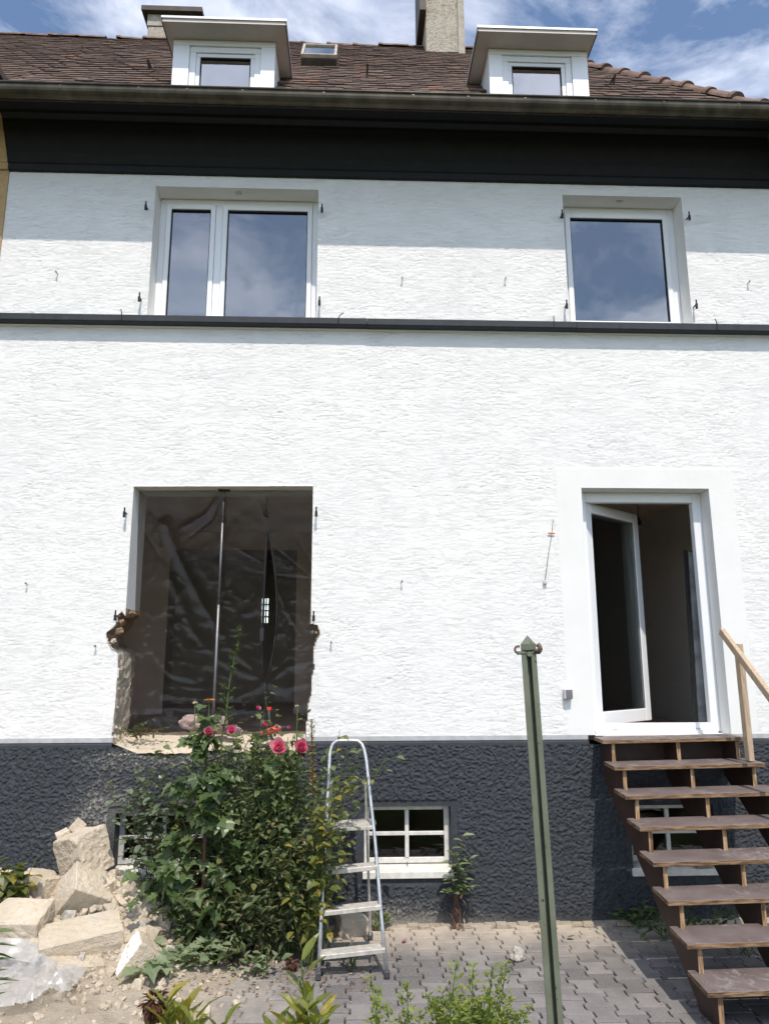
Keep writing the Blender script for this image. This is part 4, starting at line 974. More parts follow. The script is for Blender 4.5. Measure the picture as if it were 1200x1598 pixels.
for (pts, am, wd) in (([(262, 820), (285, 880), (318, 945), (355, 1005), (412, 1062)], .030, .045), ([(268, 905), (300, 985), (340, 1030), (410, 1064)], .022, .035), ([(415, 1064), (450, 1040), (485, 1030)], .024, .03),
                      ([(416, 1066), (445, 1075), (484, 1066)], .020, .03), ([(412, 1068), (370, 1085), (320, 1090), (250, 1085)], .020, .035), ([(350, 772), (325, 805), (290, 825)], .020, .02), ([(350, 772), (335, 812), (300, 840)], -.014, .012), ([(425, 900), (450, 960), (468, 985)], .012, .02), ([(225, 1000), (262, 1050), (300, 1062)], .016, .03), ([(200, 1108), (300, 1105), (400, 1110), (480, 1100)], .018, .025)):
    w1 = w1+drape(pts, am, wd)
rid = 1-np.abs(fbm(X*5+2, Z*6+1, 3, 8)-.5)*6; w1 = w1+.005*np.clip(rid, 0, 1)**2*sstep(.35, .6, tl)+.004*np.clip(1-np.abs(fbm(X*9+5, Z*5+3, 2, 10)-.5)*8, 0, 1)**2*sstep(.1, .5, tl)
for k in range(6):
    x0 = rgs.uniform(-2.0, -.45); z0 = 1.5+1.1*rgs.random()**1.4; an = rgs.choice((rgs.gauss(-.6, .25), rgs.gauss(1.4, .2), rgs.gauss(.1, .2), rgs.gauss(.6, .3))); ln = rgs.uniform(.12, .5)
    w1 = w1+fold(x0, z0, x0+ln*math.cos(an), z0+ln*math.sin(an), rgs.choice((-1, 1))*rgs.uniform(.003, .008), rgs.uniform(.008, .018))
for k in range(8):
    x0 = rgs.uniform(-2.0, -.5); z0 = rgs.uniform(2.6, 3.6); an = rgs.gauss(-.9, .3); ln = rgs.uniform(.15, .5)
    w1 = w1+fold(x0, z0, x0+ln*math.cos(an), z0+ln*math.sin(an), rgs.choice((-1, 1))*.003, .012)
lowf = sstep(.35, .95, tl)
w1 = w1+lowf*(.050*(fbm(X*2.3, Z*4.0, 3, 1)-.5)+.020*(fbm(X*9+3, Z*4, 2, 5)-.5)+.007*(fbm(X*24, Z*16, 2, 2)-.5))+.016*(fbm(X*2.2+8, Z*2.2, 3, 3)-.5)+.0030*(fbm(X*18, Z*14, 2, 6)-.5)
Yb = Yb+w1
za, zb_ = PY(417, 825, .2).z, PY(417, 1060, .3).z
def slit_hw(z):
    t_ = (z-zb_)/(za-zb_); t_ = np.clip(t_, 0, 1); return .063*np.sin(np.pi*np.clip(t_, 0, 1)**.75)**.8
def slit_c(z): t_ = np.clip((z-zb_)/(za-zb_), 0, 1); return zpx-.005+.035*np.sin(np.pi*t_)
v = np.stack([X, Yb, Z], -1).reshape(-1, 3); nx, nz = X.shape; idx = np.arange(nx*nz).reshape(nx, nz)
f = np.stack([idx[:-1, :-1], idx[1:, :-1], idx[1:, 1:], idx[:-1, 1:]], -1).reshape(-1, 4)
cx = ((X[:-1, :-1]+X[1:, 1:])/2).ravel(); cz = ((Z[:-1, :-1]+Z[1:, 1:])/2).ravel()
f = f[~((cz > zb_) & (cz < za) & (np.abs(cx-slit_c(cz)) < slit_hw(cz)))]
o = bpy.data.objects.new('film', np_mesh('film', v-np.array(org(SHT)), f, [FILM_CLEAR])); COL.objects.link(o); o.parent = SHT
def sheet_y(x, z):
    i = int(np.argmin(abs(xs-x))); j = int(np.argmin(abs(zs-z))); return float(Yb[i, j])
for s in (-1, 1):
    pts = [(float(slit_c(z))+s*float(slit_hw(z)), sheet_y(zpx, z)-.004, z) for z in np.linspace(zb_, za, 26)]
    mb = MB(); mb.tube(pts, [.010 if 1 < i < 24 else .007 for i in range(26)], 6); mb.build('zip_tape', BLACK_PLASTIC, SHT)
pts = [(zpx-.004, sheet_y(zpx, z)-.006, z) for z in np.linspace(1.46, zb_, 14)]; mb = MB(); mb.tube(pts, .011, 6); mb.build('zip_tape', BLACK_PLASTIC, SHT)
p = PY(409, 990, .24); mb = MB(); mb.box((p.x-.017, .225, p.z-.06), (p.x+.017, .250, p.z+.06)); mb.build('zip_clip', BLACK_PLASTIC, SHT)
# prop pole
a = PY(350, 766, .12); b = PY(333, 1120, .25); pole = thing('telescopic_prop_pole', 'thin telescopic pole propping the plastic sheet up to the lintel', 'pole', (b.x, b.y, 1.45))
b = a+(b-a)*((a.z-1.46)/(a.z-b.z)); sec = [0, .12, .46, 1.0]
for i in range(3):
    mb = MB(); mb.tube([a.lerp(b, sec[i]), a.lerp(b, sec[i+1])], .008+.0022*i, 8); mb.build('pole_section', NAIL, pole, smooth=True)
for t_ in (.035, .12, .46):
    mb = MB(); mb.tube([a.lerp(b, t_-.010), a.lerp(b, t_+.010)], .017, 8); mb.build('clamp', BLACK_PLASTIC, pole)
mb = MB(); mb.box((a.x-.05, a.y-.02, a.z-.004), (a.x+.05, a.y+.02, a.z+.012)); mb.build('head_plate', BLACK_PLASTIC, pole)
def socket(px, pytop, pybot, y, label):
    p = PY(px, pybot, y); t_ = thing('lamp_socket', label, 'lamp socket', (p.x, y, CZ), 'bare lamp sockets')
    mb = MB(); mb.tube([(p.x, y, CZ-.001), (p.x+.008, y, (CZ+p.z)/2), (p.x, y, p.z+.09)], .005, 6); mb.build('flex', BLACK_PLASTIC, t_)
    mb = MB(); mb.tube([(p.x, y, p.z+.09), (p.x, y, p.z+.07), (p.x, y, p.z+.045), (p.x, y, p.z+.04), (p.x, y, p.z)], [.010, .022, .024, .032, .030], 10); mb.build('holder', BLACK_PLASTIC, t_)
    mb = MB(); mb.tube([(p.x, y, CZ-.03), (p.x, y, CZ-.0005)], .018, 8); mb.build('ceiling_hook', BLACK_PLASTIC, t_)
socket(996, 790, 819, 1.5, 'bare black lamp socket hanging behind the open terrace door')
socket(415, 780, 806, 1.0, 'bare black lamp socket hanging in the room behind the plastic sheet')
# glazed unit leaning inside the door
lp = thing('leaning_glass_unit', 'wrapped glazing unit leaning inside the right side of the terrace doorway', 'glass panel', (3.1, .6, FZ))
q0 = PY(1075, 860, .37); q1 = PY(1088, 1135, .37); M = Matrix.Translation((q1.x, .37, FZ+.005)) @ Euler((0, rad(1.6), rad(9))).to_matrix().to_4x4(); hh = q0.z-FZ
mb = MB(); mb.box((.0, .001, 0), (.7, .03, hh), M=M); mb.build('glazing', GLASS, lp)
mb = MB(); mb.box((-.022, -.004, 0), (-.001, .034, hh+.005), M=M); mb.build('edge_tape', BLACK_PLASTIC, lp)
mb = MB(); mb.box((.010, -.003, 0.01), (.5, -.0005, hh-.01), M=M); mb.build('printed_wrap', LABEL_PAPER, lp)

# ================================================================== SOCKET BOX AND LOOSE CABLE ON THE WALL
p = PY(885, 1083, -.02); ob = thing('outdoor_socket_box', 'small grey outdoor socket box on the white wall beside the door', 'socket', (p.x, -.01, p.z))
mb = MB(); mb.box((p.x-.036, -.058, p.z-.042), (p.x+.036, -.004, p.z+.042)); mb.build('housing', GREY_PLASTIC, ob, bevel=.006)
mb = MB(); mb.box((p.x-.022, -.066, p.z-.036), (p.x+.034, -.0585, p.z+.038)); mb.build('lid', DARKGREY_PLASTIC, ob, bevel=.003)
mb = MB(); mb.tube([(p.x, -.03, p.z-.042), (p.x, -.03, p.z-.055)], .008, 8); mb.build('gland', GREY_PLASTIC, ob)
p0 = PY(863, 811, -.01); p1 = PY(860, 832, -.012); p2 = PY(856, 862, -.014); p3 = PY(850, 908, -.015)
cab = thing('loose_cable', 'thin grey loose cable with orange connector hanging on the white wall', 'cable', (p0.x, 0, p0.z))
mb = MB(); mb.tube([p0+Vector((0, .02, 0)), p0, p1+Vector((.006, 0, 0)), p2, p3], .0030, 6); mb.build('wire', NAIL, cab, smooth=True)
mb = MB(); mb.tube([p1+Vector((-.03, -.004, .002)), p1+Vector((.03, -.004, -.002))], .006, 6); mb.build('connector', ORANGE, cab)
mb = MB(); mb.box((p3.x-.016, -.03, p3.z-.022), (p3.x+.016, -.004, p3.z+.012)); mb.build('cable_end', GREY_PLASTIC, cab, bevel=.005)

# ================================================================== RUBBLE
def block_mesh(name, size, seed, mats, chips=3, rough=.012, cap=None):
    rg = random.Random(seed); bm = bmesh.new(); bmesh.ops.create_cube(bm, size=1)
    for v in bm.verts: v.co = Vector((v.co.x*size[0], v.co.y*size[1], v.co.z*size[2]))+Vector([rg.uniform(-.05, .05)*min(size) for _ in range(3)])
    for k in range(chips):
        n_ = Vector([rg.choice((-1, 1))*rg.uniform(.35, 1) for _ in range(3)]).normalized(); dmax = max(v.co.dot(n_) for v in bm.verts)
        g = bmesh.ops.bisect_plane(bm, geom=bm.verts[:]+bm.edges[:]+bm.faces[:], plane_co=n_*dmax*rg.uniform(.82, .95), plane_no=n_, clear_outer=True)
        ed = [q for q in g['geom_cut'] if isinstance(q, bmesh.types.BMEdge)]; bmesh.ops.edgeloop_fill(bm, edges=ed)
    bmesh.ops.bevel(bm, geom=bm.edges[:], offset=.006, segments=1, affect='EDGES', clamp_overlap=True)
    bmesh.ops.triangulate(bm, faces=bm.faces[:])
    for _ in range(4):
        lng = [e for e in bm.edges if e.calc_length() > .022]
        if lng: bmesh.ops.subdivide_edges(bm, edges=lng, cuts=1); bmesh.ops.triangulate(bm, faces=bm.faces[:])
    bmesh.ops.recalc_face_normals(bm, faces=bm.faces[:]); bm.normal_update()
    for v in bm.verts:
        nn = mnoise.fractal(v.co*26+Vector((seed*3.1, 0, 0)), .8, 2.0, 4); big = mnoise.noise(v.co*7+Vector((seed, 9, 2))); k_ = .35+.9*max(0, mnoise.noise(v.co*3.5+Vector((0, seed, 4)))+.35)
        v.co += v.normal*(nn*rough*.8*k_+big*rough*.7)
    me = bpy.data.meshes.new(name); bm.to_mesh(me); bm.free()
    for m_ in mats: me.materials.append(m_)
    if cap is not None:
        for p_ in me.polygons:
            if p_.normal.dot(Vector(cap)) > .9: p_.material_index = 1
    return me
def block(px, py, y, size, rot, seed, label, mats=(SAND,), cap=None, chips=3, rough=.010):
    p = PY(px, py, y); me = block_mesh('broken_block', tuple(q*.86 for q in size), seed, mats, chips, rough, cap)
    o = bpy.data.objects.new('broken_block', me); COL.objects.link(o); o.location = p; o.rotation_euler = [rad(q) for q in rot]
    return props(o, label, 'rubble block', 'broken masonry blocks in the heap')
block(130, 1331, -.30, (.40, .30, .36), (14, -12, -38), 1, 'large sandy block on top of the rubble heap, leaning against the dark plinth', rough=.012)
block(124, 1399, -.50, (.33, .34, .40), (38, 26, 40), 2, 'sandy block tilted on edge directly under the topmost block', rough=.007, chips=2)
block(58, 1406, -.46, (.26, .20, .42), (-10, 8, -28), 3, 'narrow sandy block standing upright left of the tilted block')
block(34, 1450, -.80, (.42, .30, .34), (22, 3, -6), 4, 'wide pinkish block with lit flat top above the grey faced block', rough=.008)
block(28, 1502, -1.02, (.46, .26, .25), (14, 3, -8), 5, 'grey plastered block at the lower left of the heap', mats=(GREYSAND,), rough=.006)
block(126, 1470, -.86, (.62, .34, .24), (12, -5, 24), 6, 'long flat slab with dusty top in the middle of the heap', rough=.008, chips=2)
block(112, 1518, -1.02, (.42, .32, .24), (10, 8, 30), 7, 'sandy block half buried under the long flat slab', rough=.010)
block(222, 1503, -.98, (.30, .34, .30), (-4, -50, 22), 8, 'pale block with white plastered face lying in front of the bush', mats=(SAND, SMOOTH_WALL), cap=(0, 0, 1), rough=.010, chips=2)
block(172, 1418, -.44, (.22, .16, .24), (12, 24, 15), 9, 'small sandy block wedged between tilted block and cellar window')
block(10, 1392, -.42, (.28, .2, .30), (5, 10, 12), 10, 'sandy block behind the heap at the left picture edge')
block(122, 1290, -.14, (.11, .05, .12), (0, 40, 10), 11, 'small triangular shard standing behind the topmost block', chips=2, rough=.004)
block(101, 1308, -.16, (.11, .10, .14), (10, -25, 30), 12, 'small rough chunk beside the shard behind the topmost block', rough=.006)
block(232, 1405, -.40, (.30, .24, .12), (20, 18, -20), 13, 'flat broken piece below the sill of the rubble side cellar window', rough=.012)
block(205, 1447, -.62, (.18, .14, .10), (18, 10, 40), 14, 'small broken piece in front of the flat piece near the bush', rough=.010)
block(545, 1455, -.20, (.26, .18, .30), (8, 10, 20), 15, 'sandy lump leaning on the plinth behind the step ladder', rough=.014)
block(205, 1415, -.34, (.20, .16, .10), (8, -14, 10), 16, 'sandy fragment lying just below the sill left of the flat broken piece', rough=.010)
block(82, 1436, -.56, (.14, .12, .16), (30, 12, 60), 17, 'small wedge shaped fragment at the foot of the tilted block', rough=.006)
block(95, 1450, -.66, (.20, .16, .16), (12, 20, 50), 18, 'fist sized sandy fragment between wide pinkish block and long slab', rough=.008)
block(160, 1400, -.42, (.16, .14, .30), (14, 10, -30), 19, 'slim sandy piece standing behind the right side of the tilted block', rough=.008)
block(165, 1535, -1.10, (.16, .12, .10), (8, 12, 35), 20, 'small rough lump in front of the half buried block', rough=.010)
block(255, 1432, -.50, (.17, .15, .12), (18, -12, 25), 21, 'small sandy lump at the right end of the heap beside the bush', rough=.010)
block(178, 1442, -.60, (.20, .14, .09), (10, 14, -35), 22, 'thin sandy slab fragment behind the right end of the long slab', rough=.008)
block(28, 1420, -.60, (.22, .18, .16), (14, 0, 25), 23, 'rough sandy piece behind the wide pinkish block', rough=.012)
block(62, 1476, -.92, (.16, .14, .14), (16, 8, 15), 24, 'cream lump squeezed between wide pinkish block and long slab front', rough=.008)
block(150, 1452, -.70, (.18, .12, .12), (8, 16, 60), 25, 'cream fragment resting on the dusty top of the long slab', rough=.007)
block(210, 1470, -.76, (.20, .14, .12), (14, -8, 10), 26, 'cream chunk between long slab and white plastered block', rough=.010)
block(242, 1462, -.66, (.18, .14, .14), (12, 20, 70), 27, 'cream chunk at the foot of the bush behind the white plastered block', rough=.010)
block(60, 1375, -.30, (.22, .16, .18), (4, 14, 30), 28, 'cream piece against the plinth left of the topmost block', rough=.010)
# heap body and fines
def heap_z(X, Y):
    d = .40*np.exp(-(((X+2.45)/.75)**2+((Y+.32)/.42)**2))+.24*np.exp(-(((X+1.65)/.5)**2+((Y+.30)/.35)**2))+.10*np.exp(-(((X+1.9)/.8)**2+((Y+.95)/.38)**2))
    d = d+.012*sstep(-.6, -1.5, X)*sstep(-1.75, -1.3, Y)
    edge = sstep(-.35, -1.1, X+.25*fbm(X*3, Y*3, 2, 3))*sstep(-1.95, -1.45, Y+.2*fbm(X*4, Y*4, 2, 6))
    return -.020+(d+.02+.05*(fbm(X*6, Y*6, 4, 1)-.45)*sstep(.03, .2, d)+.016*(fbm(X*22, Y*22, 3, 5)-.5))*edge
o = grid_mesh('rubble_dust_heap', np.arange(-4.0, -.3, .018), np.arange(-2.0, -.03, .018), heap_z, DUST, None)
props(o, 'sandy mortar dust and fine debris heaped at the foot of the plinth', 'rubble', kind='stuff')
chips = MB(); rg = random.Random(77); cm = []
for k in range(5):
    bm = bmesh.new(); bmesh.ops.create_icosphere(bm, subdivisions=1, radius=1)
    for v in bm.verts: v.co = Vector((v.co.x*rg.uniform(.6, 1.2), v.co.y*rg.uniform(.6, 1.2), v.co.z*rg.uniform(.4, .8)))
    cm.append(([v.co.copy() for v in bm.verts], [tuple(v.index for v in f.verts) for f in bm.faces])); bm.free()
def hz(x, y): return float(heap_z(np.array([x]), np.array([y]))[0])
def chip(x, y, s, mi=0):
    v_, f_ = rg.choice(cm); M = Matrix.Translation((x, y, max(0, hz(x, y) if x < -.3 else 0)+s*.3)) @ Euler((rg.random()*6, rg.random()*6, rg.random()*6)).to_matrix().to_4x4() @ Matrix.Diagonal((s, s, s, 1))
    chips.add([M @ q for q in v_], f_, mi)
for k in range(2600):
    x = rg.gauss(-1.8, .65); y = -abs(rg.gauss(.55, .5))-.05
    if -3.9 < x < -.5 and y > -1.9 and not (x > -1.2 and rg.random() < .5): chip(x, y, abs(rg.gauss(0, .017))+.004, 0)
for k in range(420): chip(rg.gauss(-1.66, .24), -.12-abs(rg.gauss(.25, .3)), abs(rg.gauss(0, .032))+.008, rg.choice((0, 0, 1)))
for k in range(160): chip(rg.uniform(-.6, 2.2), -abs(rg.gauss(0, .22))-.05, rg.uniform(.003, .009), rg.choice((0, 1)))
for k in range(60): chip(rg.uniform(-.5, 3), -rg.uniform(.1, 1.7), rg.uniform(.002, .006), 1)
o = chips.build('rubble_chips', [SAND, STONE_GREY], None, fixn=False); props(o, 'loose mortar chips and pebbles scattered over heap and paving', 'rubble', kind='stuff')
def stone(name, px, py, y, s, mat, label, z=None):
    p = PY(px, py, y); bm = bmesh.new(); bmesh.ops.create_icosphere(bm, subdivisions=3, radius=1)
    for v in bm.verts:
        v.co *= 1+.35*mnoise.noise(v.co*1.6+Vector((px, 0, 0)))+.14*mnoise.noise(v.co*5); v.co = Vector((v.co.x*s[0], v.co.y*s[1], v.co.z*s[2]))
    me = bpy.data.meshes.new(name); bm.to_mesh(me); bm.free(); me.materials.append(mat); o = bpy.data.objects.new(name, me); COL.objects.link(o); o.location = p
    if z is not None: o.location.z = z
    return props(o, label, 'stone')
pz = PZ(808, 1499, 0); stone('stone', 808, 1494, pz.y, (.055, .045, .055), STONE_GREY, 'pale grey lump lying alone on the paving left of the post', .036)
stone('stone', 1097, 1352, -.03, (.085, .04, .032), STONE_BROWN, 'flat brown stone on the cellar window sill under the stairs', BW3[2]+.080)
# kerb of dusty mortar along the wall foot
mb = MB()
for k in range(60):
    x = -1.0+k*.09
    if x > 4.2: break
    a = rg.uniform(.03, .055); h = rg.uniform(.006, .022); mb.box((x, -.035-a, -.02), (x+.088, -.012, h))
o = mb.build('mortar_fillet', DUST, house, bevel=.004)
# crumpled film at lower left
bp = PZ(45, 1560, 0.0); xs = np.linspace(-.42, .32, 70); ys = np.linspace(-.30, .30, 60); X, Y = np.meshgrid(xs, ys, indexing='ij')
env = np.clip(1-(X/.40)**2, 0, 1)**.5*np.clip(1-(Y/.32)**2, 0, 1)**.5
Zb = .02+.16*env*(.55+.6*fbm(X*4+9, Y*5, 3, 4))+.09*env*np.abs(fbm(X*9, Y*9+4, 3, 7)-.5)*2
Xb = X+.03*(fbm(X*8, Y*8, 2, 2)-.5); Yb2 = Y+.05*(fbm(X*8+5, Y*8, 2, 3)-.5)
idx = np.arange(X.size).reshape(X.shape); f = np.stack([idx[:-1, :-1], idx[1:, :-1], idx[1:, 1:], idx[:-1, 1:]], -1).reshape(-1, 4)
fx = ((X[:-1, :-1]+X[1:, 1:])/2).ravel(); fy = ((Y[:-1, :-1]+Y[1:, 1:])/2).ravel(); f = f[(fx/.40)**2+(fy/.30)**2 < .93-.06*np.sin(np.arctan2(fy, fx)*5)]
me = np_mesh('crumpled_plastic_film', np.stack([Xb, Yb2, Zb], -1).reshape(-1, 3), f, [FILM_MILKY]); o = bpy.data.objects.new('crumpled_plastic_film', me); COL.objects.link(o); o.location = (bp.x, bp.y, .01)
props(o, 'crumpled milky plastic film lying in front of the rubble heap', 'plastic film')
# ------------------------------------------------------------------ tools on the broken sill
p = PY(420, 1148, .03); zt = p.z
dr = thing('cordless_tool', 'red and black cordless tool lying on the broken sill behind the roses', 'power tool', (p.x, .04, zt))
M = Matrix.Translation((p.x-.01, .04, zt-.005)) @ Euler((0, rad(-10), rad(10))).to_matrix().to_4x4()
mb = MB(); mb.box((-.115, -.04, -.03), (-.055, .05, .035), M=M); mb.box((-.054, -.035, -.028), (-.02, .045, .03), M=M); mb.build('battery', BLACK_PLASTIC, dr, bevel=.008)
mb = MB(); mb.tube([M @ Vector(q) for q in ((-.055, 0, .02), (.0, 0, .035), (.07, 0, .045), (.12, 0, .042))], [.026, .03, .028, .022], 10); mb.box((-.052, -.03, -.026), (-.03, .04, -.0), M=M); mb.build('housing', RED_PLASTIC, dr, bevel=.004)
mb = MB(); mb.tube([M @ Vector(q) for q in ((.12, 0, .042), (.15, 0, .042), (.19, 0, .042))], [.02, .018, .008], 10); mb.build('chuck', BLACK_PLASTIC, dr)
mb = MB(); mb.tube([M @ Vector(q) for q in ((.02, 0, .03), (.03, 0, -.03))], .014, 8); mb.build('grip', BLACK_PLASTIC, dr)
p = PY(421, 1118, .14); mb0 = thing('capped_clear_tube', 'upright clear tube with red cap standing on the broken sill', 'tube', (p.x, .14, p.z-.06))
mb = MB(); mb.tube([(p.x, .14, p.z-.075), (p.x-.006, .14, p.z+.055)], .019, 10); mb.build('tube_body', CLEAR_TUBE, mb0, smooth=True)
mb = MB(); mb.tube([(p.x-.006, .14, p.z+.055), (p.x-.007, .14, p.z+.08)], .023, 10); mb.build('cap', RED_PLASTIC, mb0)
for i, (px, py, s, lab) in enumerate(((300, 1128, (.11, .07, .065), 'dusty mauve stone at the left of the three on the broken sill'), (338, 1130, (.12, .07, .07), 'dusty mauve stone in the middle of the three on the broken sill'), (365, 1142, (.075, .05, .045), 'small dusty mauve stone at the right of the three on the broken sill'))):
    stone('sill_stone', px, py, .16, s, GLOVE, lab)
#PART4
# ================================================================== PLANTS
def leaf_pts(kind):
    if kind == 'maple':
        half = [(0, 0), (.10, .04), (.30, -.02), (.26, .16), (.50, .30), (.36, .38), (.46, .62), (.24, .56), (.17, .74), (0, 1.0)]
    elif kind == 'ovate': half = [(0, 0), (.17, .14), (.27, .36), (.24, .60), (.13, .82), (0, 1.0)]
    elif kind == 'lance': half = [(0, 0), (.06, .10), (.12, .30), (.13, .52), (.08, .78), (0, 1.0)]
    elif kind == 'round': half = [(0, 0), (.28, .12), (.42, .42), (.34, .75), (.14, .96), (0, 1.0)]
    elif kind == 'lobed': half = [(0, 0), (.05, .15), (.16, .20), (.10, .32), (.24, .42), (.13, .52), (.26, .66), (.12, .78), (0, 1.0)]
    else: half = [(0, 0), (.05, .3), (.05, .7), (0, 1)]
    return half
HALF = {k: leaf_pts(k) for k in ('maple', 'ovate', 'lance', 'round', 'lobed', 'grass')}
def leaf_geo(kind, L, curl=.25, fold_=.25, wid=1.0, rg=random):
    h = HALF[kind]; n = len(h); v = []; f = []
    def P(a, t): return (a*L*wid, t*L, -curl*L*t*t+abs(a)*fold_*L*wid)
    mid = [P(0, t) for a, t in h]; r_ = [P(a, t) for a, t in h[1:-1]]; l_ = [P(-a, t) for a, t in h[1:-1]]
    v = mid+r_+l_
    for i in range(n-1):
        for s, off in ((1, n), (-1, n+n-2)):
            a = i; b = i+1; c = off+i if i < n-2 else None; d = off+i-1 if i > 0 else None
            q = [a, b]+([c] if c is not None else [])+([d] if d is not None else [])
            f.append(tuple(q) if s > 0 else tuple(q[::-1]))
    return v, f
def frame(d, up=Vector((0, 0, 1)), roll_=0.0):
    d = d.normalized(); x = d.cross(up)
    if x.length < 1e-3: x = Vector((1, 0, 0))
    x.normalize(); z = x.cross(d); M = Matrix((x, d, z)).transposed()
    return (M @ Euler((0, roll_, 0)).to_matrix()).to_4x4()
def add_leaf(mb, p, d, L, kind, rg, wid=1.0, curl=None, fold_=.25, rnd=None):
    v, f = leaf_geo(kind, L, rg.uniform(.05, .5) if curl is None else curl, fold_, wid)
    M = frame(d, roll_=rg.uniform(-.5, .5)); M.translation = p
    mb.add([M @ Vector(q) for q in v], f, 0, rg.random() if rnd is None else rnd)
def curve_pts(a, b, bow, n=8, rg=random):
    a, b = Vector(a), Vector(b); s = Vector((rg.uniform(-1, 1), rg.uniform(-1, 1), rg.uniform(0, .4)))*bow
    return [a.lerp(b, t)+s*math.sin(math.pi*t)*(1 if True else 0) for t in [i/(n-1) for i in range(n)]]
def along(pts, t):
    k = t*(len(pts)-1); i = min(int(k), len(pts)-2); return pts[i].lerp(pts[i+1], k-i), (pts[i+1]-pts[i]).normalized()
def hdir(rg, up=0.3): a = rg.uniform(0, 2*math.pi); return Vector((math.cos(a), math.sin(a), rg.uniform(-.3, .6)+up)).normalized()
def facing(rg, up=.2, spread=1.0):          # outward over the light side
    return Vector((rg.uniform(-1, 1)*spread, -abs(rg.gauss(.5, .5)), rg.uniform(-.5, .6)+up)).normalized()
def leaf_meshes(name, kind, L, mat, n, seed, curl=(.1, .5), fold_=.22, wid=1.0):
    rg = random.Random(seed); out = []
    for k in range(n):
        v, f = leaf_geo(kind, L, rg.uniform(*curl), fold_, wid); v = [(x+rg.uniform(-.02, .02)*L, y+rg.uniform(-.02, .02)*L, z+rg.uniform(-.04, .04)*L) for x, y, z in v]
        mb = MB(); mb.add(v, f); out.append(mb.mesh(name, mat, fixn=False, smooth=False))
    return out
def put_leaf(plant, ms, p, d, s, rg, name='leaf'):
    M = frame(d, roll_=rg.uniform(-.5, .5)); M.translation = p; inst(name, rg.choice(ms), plant, M @ Matrix.Diagonal((s, s, s, 1)))

# ---- maple sapling in the middle of the bush
rg = random.Random(101)
base = PZ(318, 1490, 0.0); base.y = -.62; base.x = PY(316, 1480, -.62).x; base.z = 0.0
mt_ = thing('maple_sapling', 'maple sapling with large lobed dark green leaves in the middle of the bed', 'sapling', base)
topm = PY(322, 1128, -.60); trunk = curve_pts(base, topm, .05, 10, rg)
mb = MB(); mb.tube(trunk, [.018-.0013*i for i in range(10)], 7)
mms = leaf_meshes('leaf', 'maple', 1.0, L_MAPLE, 5, 5)
br = []
for k in range(26):
    t_ = rg.uniform(.12, .97); p, d = along(trunk, t_); h = facing(rg, .45, 1.4); L = (.36 if t_ < .75 else .22)*rg.uniform(.5, 1.1)*(1.15-.5*t_)
    q = p+h*L; bp_ = curve_pts(p, q, .03, 5, rg); mb.tube(bp_, [.006, .005, .004, .003, .002], 5); br.append(bp_)
mb.build('trunk', STEM_RED, mt_, smooth=True)
def drop(rg): return Vector((rg.uniform(-1, 1), -rg.uniform(.2, 1.1), rg.uniform(-.75, .15))).normalized()
cnt = 0
for bp_ in br:
    for k in range(7):
        p, d = along(bp_, rg.uniform(.35, 1)); hh = drop(rg)
        put_leaf(mt_, mms, p+Vector((rg.uniform(-.03, .03), rg.uniform(-.03, .03), rg.uniform(-.03, .04))), hh, rg.uniform(.075, .145), rg); cnt += 1
for k in range(60):                                        # lower and left skirts of leaves
    px, py = rg.choice(((rg.gauss(300, 42), rg.gauss(1380, 55)), (rg.gauss(345, 40), rg.gauss(1270, 60))))
    put_leaf(mt_, mms, PY(px, py, rg.uniform(-.78, -.45)), drop(rg), rg.uniform(.09, .15), rg)
for (px, py, s) in ((325, 1152, .16), (312, 1176, .16), (318, 1100, .10), (255, 1330, .15), (275, 1300, .14), (232, 1345, .13)):
    put_leaf(mt_, mms, PY(px, py, -.66), Vector((rg.uniform(-.6, .6), -.9, -.15)), s, rg)

# ---- generic stemmy shrub
def shrub(name, label, cat, px, py, y, stems, mat, kind, leafL, nleaf, smat=STEM, wid=1.0, seed=0, spread=.15, rs=.005, up=.25, group=None, leaf_name='leaves', gauss=.06):
    """stems: list of (px_top, py_top, y_top)"""
    rg = random.Random(seed); b = PY(px, py, y); b.z = max(b.z, 0.0) if y > -2 else b.z
    t_ = thing(name, label, cat, b, group); sm = MB(); lm = MB(); allp = []
    for (tx, ty, tyy) in stems:
        st_ = b+Vector((rg.uniform(-1, 1)*spread, rg.uniform(-.5, .5)*spread, 0)); q = PY(tx, ty, tyy); cp = curve_pts(st_, q, .05, 8, rg); allp.append(cp)
        sm.tube(cp, [rs*(1-.09*i) for i in range(8)], 5)
        for k in range(nleaf):
            tt = rg.uniform(.12, 1.0)**.8; p, d = along(cp, tt); h = facing(rg, up, 1.2); p2 = p+Vector((rg.gauss(0, gauss), rg.gauss(-.2*gauss, gauss), rg.gauss(0, gauss*.6)))
            if rg.random() < .35: sm.tube([p, p2], rs*.35, 4, cap=False)
            add_leaf(lm, p2, h, leafL*rg.uniform(.55, 1.25), kind, rg, wid)
    sm.build('stems', smat, t_, fixn=False); lo_ = lm.build(leaf_name, mat, t_, rnd=True, fixn=False); lo_['kind'] = 'stuff'
    return t_, allp
# silver round leaved shrub in front of the cellar window
R = random.Random(9)
shrub('grey_leaved_shrub', 'small shrub with greyish rounded leaves over the rubble side cellar window', 'shrub', 262, 1475, -.42,
      [(R.gauss(222, 22), R.gauss(1235, 30), R.uniform(-.55, -.30)) for _ in range(14)], L_SILVER, 'round', .055, 34, STEM, 1.0, 2, .10, .005, .2, gauss=.055)
